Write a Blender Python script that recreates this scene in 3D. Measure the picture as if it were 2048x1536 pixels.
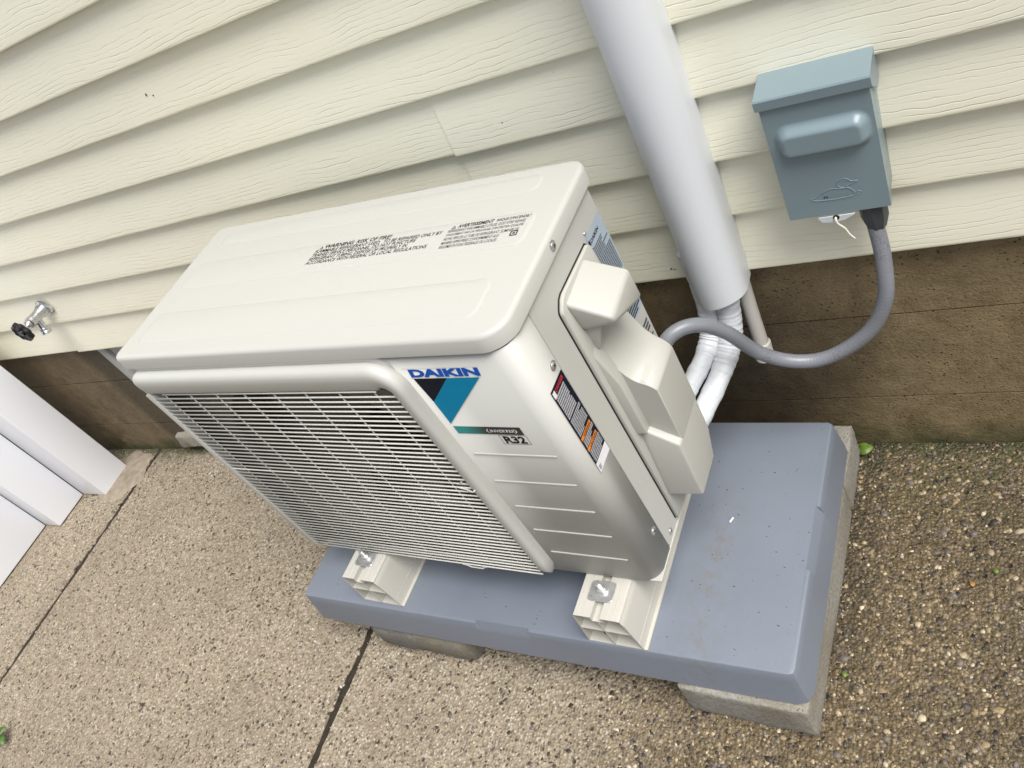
import bpy, bmesh, math, random
import numpy as np
from mathutils import Matrix, Vector

for o in list(bpy.data.objects):
    bpy.data.objects.remove(o, do_unlink=True)
scene = bpy.context.scene
COL = scene.collection
random.seed(7)
rng = np.random.default_rng(7)
R = math.radians

# ------------------------------------------------------------------ camera
cam_d = bpy.data.cameras.new('camera')
cam_d.sensor_width = 36.0
cam_d.lens = 36.0 * 1634.2465 / 2048.0
cam_d.clip_start = 0.02
cam_d.clip_end = 500.0
cam = bpy.data.objects.new('camera', cam_d)
COL.objects.link(cam)
_r = Vector((0.84259336, 0.31530965, -0.43659621))
_u = Vector((0.04740536, 0.76411706, 0.64333339))
_b = Vector((0.53645984, -0.56276544, 0.62889259))
cam.matrix_world = Matrix(((_r.x, _u.x, _b.x, 0.55),
                           (_r.y, _u.y, _b.y, -0.96672851),
                           (_r.z, _u.z, _b.z, 1.32193518),
                           (0, 0, 0, 1)))
scene.camera = cam

# ------------------------------------------------------------------ sky and sun (bright overcast)
SUN_EL, SUN_AZ = 61.0, 112.0       # azimuth measured clockwise from +Y (the wall)
world = bpy.data.worlds.new('World')
scene.world = world
world.use_nodes = True
wn, wl = world.node_tree.nodes, world.node_tree.links
wn.clear()
w_out = wn.new('ShaderNodeOutputWorld')
w_bg = wn.new('ShaderNodeBackground')
w_sky = wn.new('ShaderNodeTexSky')
w_sky.sky_type = 'NISHITA'
w_sky.sun_disc = False
w_sky.sun_elevation = R(SUN_EL)
w_sky.sun_rotation = R(SUN_AZ)
w_sky.air_density = 1.0
w_sky.dust_density = 4.0
w_sky.ozone_density = 1.0
w_hsv = wn.new('ShaderNodeHueSaturation')
w_hsv.inputs['Saturation'].default_value = 0.6
w_bg.inputs['Strength'].default_value = 0.05
wl.new(w_sky.outputs[0], w_hsv.inputs['Color'])
wl.new(w_hsv.outputs[0], w_bg.inputs['Color'])
wl.new(w_bg.outputs[0], w_out.inputs['Surface'])

sun_d = bpy.data.lights.new('sun', 'SUN')
sun_d.energy = 1.5
sun_d.angle = R(40)
sun_d.color = (1.0, 0.985, 0.955)
sun = bpy.data.objects.new('sun', sun_d)
COL.objects.link(sun)
_az, _el = R(SUN_AZ), R(SUN_EL)
to_sun = Vector((math.sin(_az) * math.cos(_el), math.cos(_az) * math.cos(_el), math.sin(_el)))
sun.rotation_euler = to_sun.to_track_quat('Z', 'Y').to_euler()
sun.location = to_sun * 20

scene.view_settings.view_transform = 'Standard'
scene.view_settings.look = 'None'
scene.view_settings.gamma = 1.0
scene.view_settings.exposure = 1.55
scene.view_settings.use_curve_mapping = False

# ------------------------------------------------------------------ helpers
def tag(o, label=None, cat=None, group=None, kind=None):
    if label: o['label'] = label
    if cat: o['category'] = cat
    if group: o['group'] = group
    if kind: o['kind'] = kind
    return o

def empty(name, loc=(0, 0, 0), rz=0.0, parent=None):
    o = bpy.data.objects.new(name, None)
    o.empty_display_size = 0.05
    COL.objects.link(o)
    o.location = loc
    o.rotation_euler = (0, 0, rz)
    if parent: o.parent = parent
    return o

def link(name, me, m=None, parent=None, loc=None, smooth=True, ang=32):
    if m is not None and not me.materials: me.materials.append(m)
    if smooth and len(me.polygons):
        me.polygons.foreach_set('use_smooth', [True] * len(me.polygons))
        me.set_sharp_from_angle(angle=R(ang))
    o = bpy.data.objects.new(name, me)
    COL.objects.link(o)
    if parent: o.parent = parent
    if loc: o.location = loc
    return o

def from_bm(name, bm, m=None, parent=None, smooth=True, ang=32, loc=None, fixn=True):
    if fixn: bmesh.ops.recalc_face_normals(bm, faces=bm.faces)
    me = bpy.data.meshes.new(name)
    bm.to_mesh(me); bm.free()
    return link(name, me, m, parent, loc, smooth, ang)

def bevel(bm, off, seg=2, ang=20, edges=None):
    if edges is None:
        edges = [e for e in bm.edges if len(e.link_faces) == 2 and e.calc_face_angle(0) > R(ang)]
    bmesh.ops.bevel(bm, geom=edges, offset=off, segments=seg, profile=0.5, affect='EDGES', clamp_overlap=True)

def box_bm(x0, x1, y0, y1, z0, z1, bev=0.0, seg=2, bm=None):
    b = bmesh.new()
    vs = [b.verts.new((x, y, z)) for x in (x0, x1) for y in (y0, y1) for z in (z0, z1)]
    for f in ((0, 1, 3, 2), (4, 6, 7, 5), (0, 4, 5, 1), (2, 3, 7, 6), (0, 2, 6, 4), (1, 5, 7, 3)):
        b.faces.new([vs[i] for i in f])
    bmesh.ops.recalc_face_normals(b, faces=b.faces)
    if bev: bevel(b, bev, seg)
    return b

def merge(bms):
    out = bmesh.new()
    for b in bms:
        me = bpy.data.meshes.new('t'); b.to_mesh(me); b.free()
        out.from_mesh(me); bpy.data.meshes.remove(me)
    return out

def hull_bm(pts, bev=0.0, seg=3):
    b = bmesh.new()
    for p in pts: b.verts.new(p)
    res = bmesh.ops.convex_hull(b, input=b.verts)
    junk = [v for v in b.verts if not v.link_faces]
    bmesh.ops.delete(b, geom=junk, context='VERTS')
    bmesh.ops.dissolve_limit(b, angle_limit=R(1.5), verts=b.verts, edges=b.edges)
    bmesh.ops.recalc_face_normals(b, faces=b.faces)
    if bev: bevel(b, bev, seg)
    return b

def prism_bm(pts, axis, a0, a1, bev=0.0, seg=2):
    """pts 2D outline, extruded along axis ('x': pts are y,z; 'y': x,z; 'z': x,y)"""
    b = bmesh.new()
    def mk(p, a):
        return {'x': (a, p[0], p[1]), 'y': (p[0], a, p[1]), 'z': (p[0], p[1], a)}[axis]
    A = [b.verts.new(mk(p, a0)) for p in pts]
    B = [b.verts.new(mk(p, a1)) for p in pts]
    n = len(pts)
    for i in range(n):
        j = (i + 1) % n
        b.faces.new((A[i], A[j], B[j], B[i]))
    b.faces.new(A); b.faces.new(B[::-1])
    bmesh.ops.recalc_face_normals(b, faces=b.faces)
    if bev: bevel(b, bev, seg, ang=25)
    return b

def rrect(x0, x1, y0, y1, r, n=6):
    if not isinstance(r, (tuple, list)): r = (r, r, r, r)
    pts = []
    cs = [(x1, y0, -90, r[0], -1, 1), (x1, y1, 0, r[1], -1, -1), (x0, y1, 90, r[2], 1, -1), (x0, y0, 180, r[3], 1, 1)]
    for cx, cy, a0, rr, sx, sy in cs:
        for k in range(n + 1):
            a = R(a0 + 90 * k / n)
            pts.append((cx + sx * rr + rr * math.cos(a), cy + sy * rr + rr * math.sin(a)))
    return pts

def smooth_path(pts, sub=8):
    P = [Vector(p) for p in pts]
    P = [P[0] * 2 - P[1]] + P + [P[-1] * 2 - P[-2]]
    out = []
    for i in range(1, len(P) - 2):
        for k in range(sub):
            t = k / sub
            a, b, c, d = P[i - 1], P[i], P[i + 1], P[i + 2]
            out.append(0.5 * ((2 * b) + (-a + c) * t + (2 * a - 5 * b + 4 * c - d) * t * t + (-a + 3 * b - 3 * c + d) * t ** 3))
    out.append(P[-2])
    return out

def tube_bm(pts, rad, seg=12, caps=True):
    b = bmesh.new()
    P = [Vector(p) for p in pts]
    n = len(P)
    t = (P[1] - P[0]).normalized()
    ref = Vector((0, 0, 1)) if abs(t.z) < 0.9 else Vector((1, 0, 0))
    nrm = (ref - t * ref.dot(t)).normalized()
    rings = []
    for i in range(n):
        t2 = (P[min(i + 1, n - 1)] - P[max(i - 1, 0)]).normalized()
        nrm = (nrm - t2 * nrm.dot(t2)).normalized()
        bn = t2.cross(nrm)
        r = rad(i / (n - 1)) if callable(rad) else rad
        rings.append([b.verts.new(P[i] + (nrm * math.cos(2 * math.pi * k / seg) + bn * math.sin(2 * math.pi * k / seg)) * r) for k in range(seg)])
    for i in range(n - 1):
        for k in range(seg):
            b.faces.new((rings[i][k], rings[i][(k + 1) % seg], rings[i + 1][(k + 1) % seg], rings[i + 1][k]))
    if caps:
        b.faces.new(rings[0][::-1]); b.faces.new(rings[-1])
    bmesh.ops.recalc_face_normals(b, faces=b.faces)
    return b

def lathe_bm(prof, origin, axis, seg=24):
    """prof: list of (radius, distance along axis)"""
    ax = Vector(axis).normalized()
    ref = Vector((0, 0, 1)) if abs(ax.z) < 0.9 else Vector((1, 0, 0))
    n = (ref - ax * ref.dot(ax)).normalized(); bn = ax.cross(n)
    o = Vector(origin)
    b = bmesh.new()
    rings = []
    for r, d in prof:
        if r < 1e-6: rings.append([b.verts.new(o + ax * d)])
        else: rings.append([b.verts.new(o + ax * d + (n * math.cos(2 * math.pi * k / seg) + bn * math.sin(2 * math.pi * k / seg)) * r) for k in range(seg)])
    for A, B in zip(rings, rings[1:]):
        for k in range(seg):
            q = [A[k % len(A)], A[(k + 1) % len(A)], B[(k + 1) % len(B)], B[k % len(B)]]
            u = []
            for v in q:
                if v not in u: u.append(v)
            if len(u) > 2: b.faces.new(u)
    bmesh.ops.recalc_face_normals(b, faces=b.faces)
    return b

def text_mesh(s, w, h, shear=0.0, bold=0.0):
    """flat text mesh whose bounding box is exactly w x h, lower-left at 0,0"""
    c = bpy.data.curves.new('txt', 'FONT')
    c.body = s; c.size = 1.0; c.offset = bold; c.shear = shear; c.resolution_u = 3
    o = bpy.data.objects.new('txt', c)
    COL.objects.link(o)
    bpy.context.view_layer.update()
    me = bpy.data.meshes.new_from_object(o.evaluated_get(bpy.context.evaluated_depsgraph_get()))
    bpy.data.objects.remove(o, do_unlink=True)
    co = np.empty(len(me.vertices) * 3); me.vertices.foreach_get('co', co); co = co.reshape(-1, 3)
    mn, mx = co.min(0), co.max(0)
    co[:, 0] = (co[:, 0] - mn[0]) / max(mx[0] - mn[0], 1e-6) * w
    co[:, 1] = (co[:, 1] - mn[1]) / max(mx[1] - mn[1], 1e-6) * h
    co[:, 2] = 0
    me.vertices.foreach_set('co', co.ravel())
    me.materials.clear()
    return me

def frame(origin, ux, uy):
    ux, uy = Vector(ux).normalized(), Vector(uy).normalized()
    n = ux.cross(uy)
    m = Matrix.Identity(4)
    for i in range(3):
        m[i][0], m[i][1], m[i][2], m[i][3] = ux[i], uy[i], n[i], origin[i]
    return m

def text_obj(name, s, w, h, mat4, m, parent, shear=0.0, bold=0.0):
    me = text_mesh(s, w, h, shear, bold)
    me.transform(mat4)
    return link(name, me, m, parent, smooth=False)

def poly_obj(name, polys, m, parent, mat4):
    me = bpy.data.meshes.new(name)
    vs, fs = [], []
    for p in polys:
        fs.append(list(range(len(vs), len(vs) + len(p))))
        vs += [(q[0], q[1], 0) for q in p]
    me.from_pydata(vs, [], fs); me.transform(mat4)
    return link(name, me, m, parent, smooth=False)

def rows_of_print(x0, x1, y0, y1, n, fill=0.62):
    """tiny unreadable print: rows of short word-length bars"""
    out = []
    p = (y1 - y0) / n
    for i in range(n):
        y = y1 - (i + 0.5) * p
        x = x0
        end = x1 if random.random() < 0.7 else x0 + (x1 - x0) * random.uniform(0.5, 0.95)
        while x < end:
            L = random.uniform(0.02, 0.11) * (x1 - x0)
            e = min(x + L, end)
            out.append([(x, y - p * fill / 2), (e, y - p * fill / 2), (e, y + p * fill / 2), (x, y + p * fill / 2)])
            x = e + 0.012 * (x1 - x0)
    return out

# ------------------------------------------------------------------ materials
class Mat:
    def __init__(s, name, color=(0.5, 0.5, 0.5), rough=0.5, metal=0.0, spec=0.5, coat=0.0, coat_rough=0.1):
        s.m = bpy.data.materials.new(name); s.m.use_nodes = True
        s.N, s.L = s.m.node_tree.nodes, s.m.node_tree.links
        s.p = s.N['Principled BSDF']
        s.p.inputs['Base Color'].default_value = (*color, 1)
        s.p.inputs['Roughness'].default_value = rough
        s.p.inputs['Metallic'].default_value = metal
        s.p.inputs['Specular IOR Level'].default_value = spec
        s.p.inputs['Coat Weight'].default_value = coat
        s.p.inputs['Coat Roughness'].default_value = coat_rough
        s._tc = None
    def n(s, t, **kw):
        nd = s.N.new(t)
        for k, v in kw.items():
            if hasattr(nd, k): setattr(nd, k, v)
        return nd
    def set(s, nd, **kw):
        for k, v in kw.items(): nd.inputs[k.replace('_', ' ')].default_value = v
        return nd
    def coord(s, scale=(1, 1, 1), obj=True, offset=None):
        if s._tc is None: s._tc = s.n('ShaderNodeTexCoord')
        mp = s.n('ShaderNodeMapping')
        mp.inputs['Scale'].default_value = scale
        s.L.new(s._tc.outputs['Object'], mp.inputs['Vector'])
        return mp.outputs[0]
    def wcoord(s, scale=(1, 1, 1)):
        g = s.n('ShaderNodeNewGeometry')
        mp = s.n('ShaderNodeMapping'); mp.inputs['Scale'].default_value = scale
        s.L.new(g.outputs['Position'], mp.inputs['Vector'])
        return mp.outputs[0]
    def noise(s, vec, scale=5, detail=3, rough=0.5, dist=0.0):
        nd = s.n('ShaderNodeTexNoise')
        nd.inputs['Scale'].default_value = scale; nd.inputs['Detail'].default_value = detail
        nd.inputs['Roughness'].default_value = rough; nd.inputs['Distortion'].default_value = dist
        s.L.new(vec, nd.inputs['Vector']); return nd.outputs['Fac']
    def voro(s, vec, scale=5, feature='F1', out='Distance', rand=1.0):
        nd = s.n('ShaderNodeTexVoronoi'); nd.feature = feature
        nd.inputs['Scale'].default_value = scale; nd.inputs['Randomness'].default_value = rand
        s.L.new(vec, nd.inputs['Vector']); return nd.outputs[out]
    def ramp(s, fac, stops, interp='LINEAR'):
        nd = s.n('ShaderNodeValToRGB'); nd.color_ramp.interpolation = interp
        el = nd.color_ramp.elements
        while len(el) < len(stops): el.new(0.5)
        for e, (p, c) in zip(el, stops):
            e.position = p; e.color = (*c, 1) if len(c) == 3 else c
        s.L.new(fac, nd.inputs[0]); return nd.outputs[0]
    def rng(s, v, a, b, c=0.0, d=1.0):
        nd = s.n('ShaderNodeMapRange'); nd.clamp = True
        for i, x in zip(('From Min', 'From Max', 'To Min', 'To Max'), (a, b, c, d)): nd.inputs[i].default_value = x
        s.L.new(v, nd.inputs['Value']); return nd.outputs[0]
    def math(s, op, a, b=None, clamp=False):
        nd = s.n('ShaderNodeMath'); nd.operation = op; nd.use_clamp = clamp
        for i, v in enumerate((a, b)):
            if v is None: continue
            if isinstance(v, (int, float)): nd.inputs[i].default_value = v
            else: s.L.new(v, nd.inputs[i])
        return nd.outputs[0]
    def mix(s, fac, a, b, mode='MIX'):
        nd = s.n('ShaderNodeMix'); nd.data_type = 'RGBA'; nd.blend_type = mode
        def put(sock, v):
            if isinstance(v, (int, float)): sock.default_value = v
            elif isinstance(v, (tuple, list)): sock.default_value = (*v, 1)
            else: s.L.new(v, sock)
        put(nd.inputs['Factor'], fac); put(nd.inputs['A'], a); put(nd.inputs['B'], b)
        return nd.outputs['Result']
    def color(s, v): s.L.new(v, s.p.inputs['Base Color']); return s
    def rough(s, v): s.L.new(v, s.p.inputs['Roughness']); return s
    def bump(s, h, strength=0.3, dist=0.01):
        nd = s.n('ShaderNodeBump'); nd.inputs['Strength'].default_value = strength; nd.inputs['Distance'].default_value = dist
        s.L.new(h, nd.inputs['Height']); s.L.new(nd.outputs[0], s.p.inputs['Normal']); return s
    def sep(s, vec):
        nd = s.n('ShaderNodeSeparateXYZ'); s.L.new(vec, nd.inputs[0]); return nd.outputs
    def comb(s, x, y, z):
        nd = s.n('ShaderNodeCombineXYZ')
        for i, v in enumerate((x, y, z)):
            if isinstance(v, (int, float)): nd.inputs[i].default_value = v
            else: s.L.new(v, nd.inputs[i])
        return nd.outputs[0]

def mat_siding():
    m = Mat('vinyl siding', rough=0.42)
    x, y, z = m.sep(m.coord())
    oi = m.n('ShaderNodeObjectInfo')
    off = m.math('MULTIPLY', oi.outputs['Random'], 37.0)
    f = m.noise(m.comb(m.math('ADD', m.math('MULTIPLY', x, 3.2), off), off, m.math('MULTIPLY', z, 7.0)), 1.0, 3, 0.5, 0.2)
    wob = m.noise(m.comb(m.math('ADD', m.math('MULTIPLY', x, 42.0), off), off, m.math('MULTIPLY', z, 60.0)), 1.0, 2, 0.5)
    ph = m.math('ADD', m.math('ADD', m.math('MULTIPLY', f, 5.0), m.math('MULTIPLY', z, 125.0)), m.math('MULTIPLY', wob, 0.6))
    saw = m.math('FRACT', ph)
    line = m.rng(m.math('ABSOLUTE', m.math('SUBTRACT', saw, 0.5)), 0.0, 0.11, 0.0, 1.0)   # 0 in the groove
    # the embossed grain is stronger towards the lower half of each course
    reg = m.noise(m.comb(m.math('ADD', m.math('MULTIPLY', x, 9.0), off), 0.0, m.math('MULTIPLY', z, 75.0)), 1.0, 3, 0.6)
    msk = m.math('MULTIPLY', m.rng(z, 0.005, 0.085, 1.0, 0.25), m.rng(reg, 0.40, 0.60, 0.05, 1.0))
    groove = m.math('MULTIPLY', m.math('SUBTRACT', 1.0, line), msk)
    fine = m.noise(m.comb(m.math('MULTIPLY', x, 120.0), off, m.math('MULTIPLY', z, 520.0)), 1.0, 3, 0.6)
    h = m.math('ADD', m.math('MULTIPLY', groove, -1.0), m.math('MULTIPLY', fine, 0.16))
    m.bump(h, 0.45, 0.0012)
    tone = m.noise(m.wcoord((1.3, 1.3, 2.0)), 1.0, 3, 0.6)
    base = m.ramp(tone, [(0.3, (0.85, 0.835, 0.70)), (0.7, (0.865, 0.83, 0.655))])
    c = m.mix(m.math('MULTIPLY', groove, 0.34), base, (0.36, 0.34, 0.27))
    # dust and algae specks, faint green film near the drip edge
    sp = m.rng(m.voro(m.wcoord((1, 1, 1)), 46.0), 0.015, 0.05, 0.45, 0.0)
    spm = m.rng(m.noise(m.wcoord(), 9.0, 2), 0.6, 0.68, 0.0, 1.0)
    c = m.mix(m.math('MULTIPLY', sp, spm), c, (0.22, 0.19, 0.12))
    alg = m.math('MULTIPLY', m.rng(z, 0.0, 0.02, 0.30, 0.0), m.rng(m.noise(m.wcoord((6, 6, 6)), 1.0, 3), 0.35, 0.7, 0.2, 1.0))
    c = m.mix(alg, c, (0.58, 0.58, 0.34))
    m.color(c)
    m.p.inputs['Roughness'].default_value = 0.4
    return m.m

def mat_paint(name, col, rough=0.3, var=0.05, peel=0.06, coat=0.15):
    m = Mat(name, col, rough, coat=coat, coat_rough=0.12)
    n = m.noise(m.coord(), 2.2, 2, 0.5)
    dark = tuple(c * (1 - var) for c in col)
    c = m.ramp(n, [(0.3, dark), (0.7, col)])
    m.color(c)
    if peel: m.bump(m.noise(m.coord(), 900.0, 1), peel, 0.0004)
    return m.m

def mat_plain(name, col, rough=0.5, metal=0.0, coat=0.0, spec=0.5):
    m = Mat(name, col, rough, metal, spec, coat)
    n = m.noise(m.coord(), 30.0, 3, 0.6)
    m.color(m.ramp(n, [(0.3, tuple(c * 0.92 for c in col)), (0.7, col)]))
    return m.m

def mat_metal(name, col=(0.62, 0.62, 0.6), rough=0.3, metal=1.0):
    m = Mat(name, col, rough, 1.0)
    n = m.noise(m.coord(), 60.0, 4, 0.6)
    m.color(m.ramp(n, [(0.3, tuple(c * 0.85 for c in col)), (0.65, col)]))
    m.p.inputs['Metallic'].default_value = metal
    m.rough(m.rng(n, 0.3, 0.7, rough - 0.08, rough + 0.15))
    m.bump(m.noise(m.coord(), 250.0, 2), 0.15, 0.0005)
    return m.m

def mat_foundation():
    m = Mat('stained foundation concrete', rough=0.75)
    w = m.wcoord()
    x, y, z = m.sep(w)
    grain = m.noise(w, 240.0, 4, 0.7)
    mid = m.noise(w, 26.0, 5, 0.65)
    big = m.noise(m.wcoord((1.5, 1.5, 3.2)), 1.7, 4, 0.6, 0.4)
    dry = m.ramp(mid, [(0.28, (0.105, 0.074, 0.038)), (0.72, (0.20, 0.15, 0.085))])
    wet = m.ramp(mid, [(0.25, (0.165, 0.118, 0.056)), (0.75, (0.30, 0.225, 0.118))])
    # the wall has soaked up water right of the unit; the stretch left of the window stayed drier
    wmask = m.rng(m.math('ADD', x, m.math('MULTIPLY', big, 0.7)), -1.35, -1.15, 0.0, 1.0)
    c = m.mix(wmask, dry, wet)
    stain = m.rng(m.noise(m.wcoord((4.5, 4.5, 0.7)), 2.2, 5, 0.6, 0.3), 0.46, 0.70, 0.0, 0.34)
    c = m.mix(stain, c, (0.045, 0.032, 0.016))
    c = m.mix(m.rng(grain, 0.54, 0.72, 0.0, 0.55), c, (0.34, 0.26, 0.155))
    c = m.mix(m.rng(grain, 0.30, 0.44, 0.5, 0.0), c, (0.03, 0.021, 0.010))
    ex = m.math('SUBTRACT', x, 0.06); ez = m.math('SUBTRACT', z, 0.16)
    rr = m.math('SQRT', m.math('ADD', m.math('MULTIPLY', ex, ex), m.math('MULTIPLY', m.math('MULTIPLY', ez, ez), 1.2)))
    soak_shade = m.rng(m.math('ADD', rr, m.math('MULTIPLY', m.math('SUBTRACT', m.noise(w, 5.0, 5, 0.65), 0.5), 0.35)), 0.10, 0.36, 0.8, 0.0)
    c = m.mix(soak_shade, c, (0.020, 0.014, 0.007))  # drain damp plus painted shade behind the unit, both in this dark patch
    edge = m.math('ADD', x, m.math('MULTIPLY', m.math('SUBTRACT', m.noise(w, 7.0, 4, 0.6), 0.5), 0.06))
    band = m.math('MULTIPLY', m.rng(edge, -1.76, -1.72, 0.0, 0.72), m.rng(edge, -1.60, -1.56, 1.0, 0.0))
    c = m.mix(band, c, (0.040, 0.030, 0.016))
    # moss where the wall meets the slab
    moss = m.math('MULTIPLY', m.rng(m.math('ADD', z, m.math('MULTIPLY', mid, 0.10)), 0.06, 0.115, 0.85, 0.0), m.rng(m.noise(w, 9.0, 4), 0.34, 0.55, 0.15, 1.0))
    c = m.mix(moss, c, (0.040, 0.050, 0.012))
    pore = m.math('MULTIPLY', m.rng(m.voro(w, 120.0), 0.10, 0.24, 0.85, 0.0), m.rng(m.noise(w, 30.0, 2), 0.46, 0.58))
    c = m.mix(pore, c, (0.022, 0.015, 0.008))
    m.color(c)
    m.rough(m.rng(mid, 0.3, 0.7, 0.5, 0.85))
    m.bump(m.math('SUBTRACT', m.math('ADD', m.math('MULTIPLY', grain, 0.8), mid), pore), 0.9, 0.004)
    return m.m

def aggregate_wet(m, w):
    """0 = dry pale slab left of the pad, 1 = worn, damp slab right of the pad"""
    x, y, z = m.sep(w)
    n = m.noise(w, 3.2, 4, 0.6)
    return m.rng(m.math('ADD', m.math('ADD', x, m.math('MULTIPLY', y, -0.25)), m.math('MULTIPLY', n, 0.5)), 0.12, 0.55, 0.0, 1.0)

def mat_slab():
    m = Mat('exposed aggregate concrete', rough=0.85)
    w = m.wcoord()
    x, y, z = m.sep(w)
    wet = aggregate_wet(m, w)
    warp = m.noise(w, 60.0, 2)
    v1 = m.n('ShaderNodeTexVoronoi'); v1.inputs['Scale'].default_value = 185.0
    m.L.new(w, v1.inputs['Vector'])
    cell = m.sep(v1.outputs['Color'])[0]
    dist = v1.outputs['Distance']
    v0 = m.n('ShaderNodeTexVoronoi'); v0.inputs['Scale'].default_value = 58.0
    m.L.new(m.mix(0.012, w, m.n('ShaderNodeTexNoise').outputs['Color']), v0.inputs['Vector'])
    t0 = m.sep(v0.outputs['Color'])
    sand = m.ramp(cell, [(0.0, (0.045, 0.033, 0.022)), (0.16, (0.16, 0.128, 0.09)), (0.5, (0.33, 0.275, 0.198)), (0.86, (0.455, 0.40, 0.305)), (1.0, (0.56, 0.52, 0.45))])
    sandw = m.ramp(cell, [(0.0, (0.018, 0.013, 0.007)), (0.3, (0.105, 0.074, 0.036)), (0.7, (0.175, 0.127, 0.064)), (1.0, (0.36, 0.29, 0.18))])
    c = m.mix(wet, sand, sandw)
    nz = m.noise(w, 90.0, 4, 0.7)
    cement = m.ramp(nz, [(0.3, (0.185, 0.147, 0.10)), (0.7, (0.365, 0.302, 0.215))])
    cementw = m.ramp(nz, [(0.3, (0.065, 0.046, 0.022)), (0.7, (0.160, 0.115, 0.057))])
    c = m.mix(m.rng(dist, 0.25, 0.6, 0.0, 1.0), c, m.mix(wet, cement, cementw))
    # bigger stones set flush in the paste, each with its own tone
    stone = m.math('MULTIPLY', m.rng(v0.outputs['Distance'], 0.18, 0.34, 1.0, 0.0), m.rng(t0[1], 0.35, 0.5, 0.0, 0.62))
    sd_ = m.ramp(t0[0], [(0.0, (0.07, 0.052, 0.036)), (0.22, (0.19, 0.15, 0.108)), (0.6, (0.315, 0.255, 0.182)), (1.0, (0.50, 0.44, 0.345))])
    sw_ = m.ramp(t0[0], [(0.0, (0.018, 0.014, 0.011)), (0.4, (0.075, 0.056, 0.035)), (0.75, (0.16, 0.125, 0.08)), (1.0, (0.36, 0.31, 0.22))])
    c = m.mix(stone, c, m.mix(wet, sd_, sw_))
    # weathering blotches
    big = m.noise(w, 2.6, 5, 0.62)
    c = m.mix(m.rng(big, 0.45, 0.72, 0.0, 0.5), c, m.mix(wet, (0.165, 0.13, 0.092), (0.045, 0.036, 0.018)))
    v2 = m.n('ShaderNodeTexVoronoi'); v2.inputs['Scale'].default_value = 92.0
    m.L.new(w, v2.inputs['Vector'])
    k2 = m.sep(v2.outputs['Color'])
    c = m.mix(m.math('MULTIPLY', m.rng(v2.outputs['Distance'], 0.2, 0.5, 0.6, 0.0), m.rng(k2[0], 0.55, 0.75, 0.0, 1.0)), c, m.mix(wet, (0.10, 0.08, 0.058), (0.026, 0.02, 0.012)))
    c = m.mix(m.math('MULTIPLY', m.rng(v2.outputs['Distance'], 0.2, 0.45, 0.55, 0.0), m.rng(k2[1], 0.75, 0.85, 0.0, 1.0)), c, m.mix(wet, (0.46, 0.41, 0.335), (0.36, 0.31, 0.21)))
    pits = m.rng(m.voro(w, 44.0), 0.08, 0.2, 0.9, 0.0)
    pm = m.rng(m.noise(w, 38.0, 2), 0.47, 0.56, 0.0, 1.0)
    c = m.mix(m.math('MULTIPLY', pits, pm), c, (0.03, 0.022, 0.014))
    # moss and dirt along the foundation and beside the pad
    moss = m.math('MULTIPLY', m.rng(y, -0.20, 0.01, 0.0, 0.75), m.rng(m.noise(w, 14.0, 4, 0.6), 0.42, 0.62, 0.0, 1.0))
    c = m.mix(m.math('MULTIPLY', moss, wet), c, (0.055, 0.06, 0.016))
    # algae line along the wall and the soaked strip beside the block
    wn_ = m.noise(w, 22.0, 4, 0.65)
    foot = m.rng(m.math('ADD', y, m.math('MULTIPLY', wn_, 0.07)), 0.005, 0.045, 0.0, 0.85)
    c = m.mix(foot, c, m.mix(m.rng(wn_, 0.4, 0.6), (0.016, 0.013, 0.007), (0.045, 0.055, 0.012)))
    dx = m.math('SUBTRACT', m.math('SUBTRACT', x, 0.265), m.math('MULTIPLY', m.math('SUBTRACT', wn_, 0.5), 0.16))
    soak_shade = m.math('MULTIPLY', m.rng(m.math('ABSOLUTE', dx), 0.02, 0.075, 0.6, 0.0), m.rng(y, -0.50, -0.36, 0.0, 1.0))
    c = m.mix(soak_shade, c, (0.022, 0.018, 0.008))
    m.color(c)
    m.rough(m.rng(wet, 0.0, 1.0, 0.88, 0.6))
    h = m.math('ADD', m.math('MULTIPLY', dist, -0.8), m.math('ADD', m.math('MULTIPLY', m.noise(w, 130.0, 3, 0.7), 0.9), m.math('MULTIPLY', m.math('MULTIPLY', pits, pm), -1.2)))
    m.bump(h, 0.9, 0.005)
    return m.m

def mat_pebble():
    m = Mat('pebbles', rough=0.55)
    at = m.n('ShaderNodeAttribute'); at.attribute_name = 'tint'
    n = m.noise(m.wcoord(), 420.0, 3, 0.6)
    m.color(m.mix(m.rng(n, 0.3, 0.7, 0.0, 0.35), at.outputs['Color'], (0.10, 0.075, 0.045)))
    m.bump(n, 0.3, 0.001)
    return m.m

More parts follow.
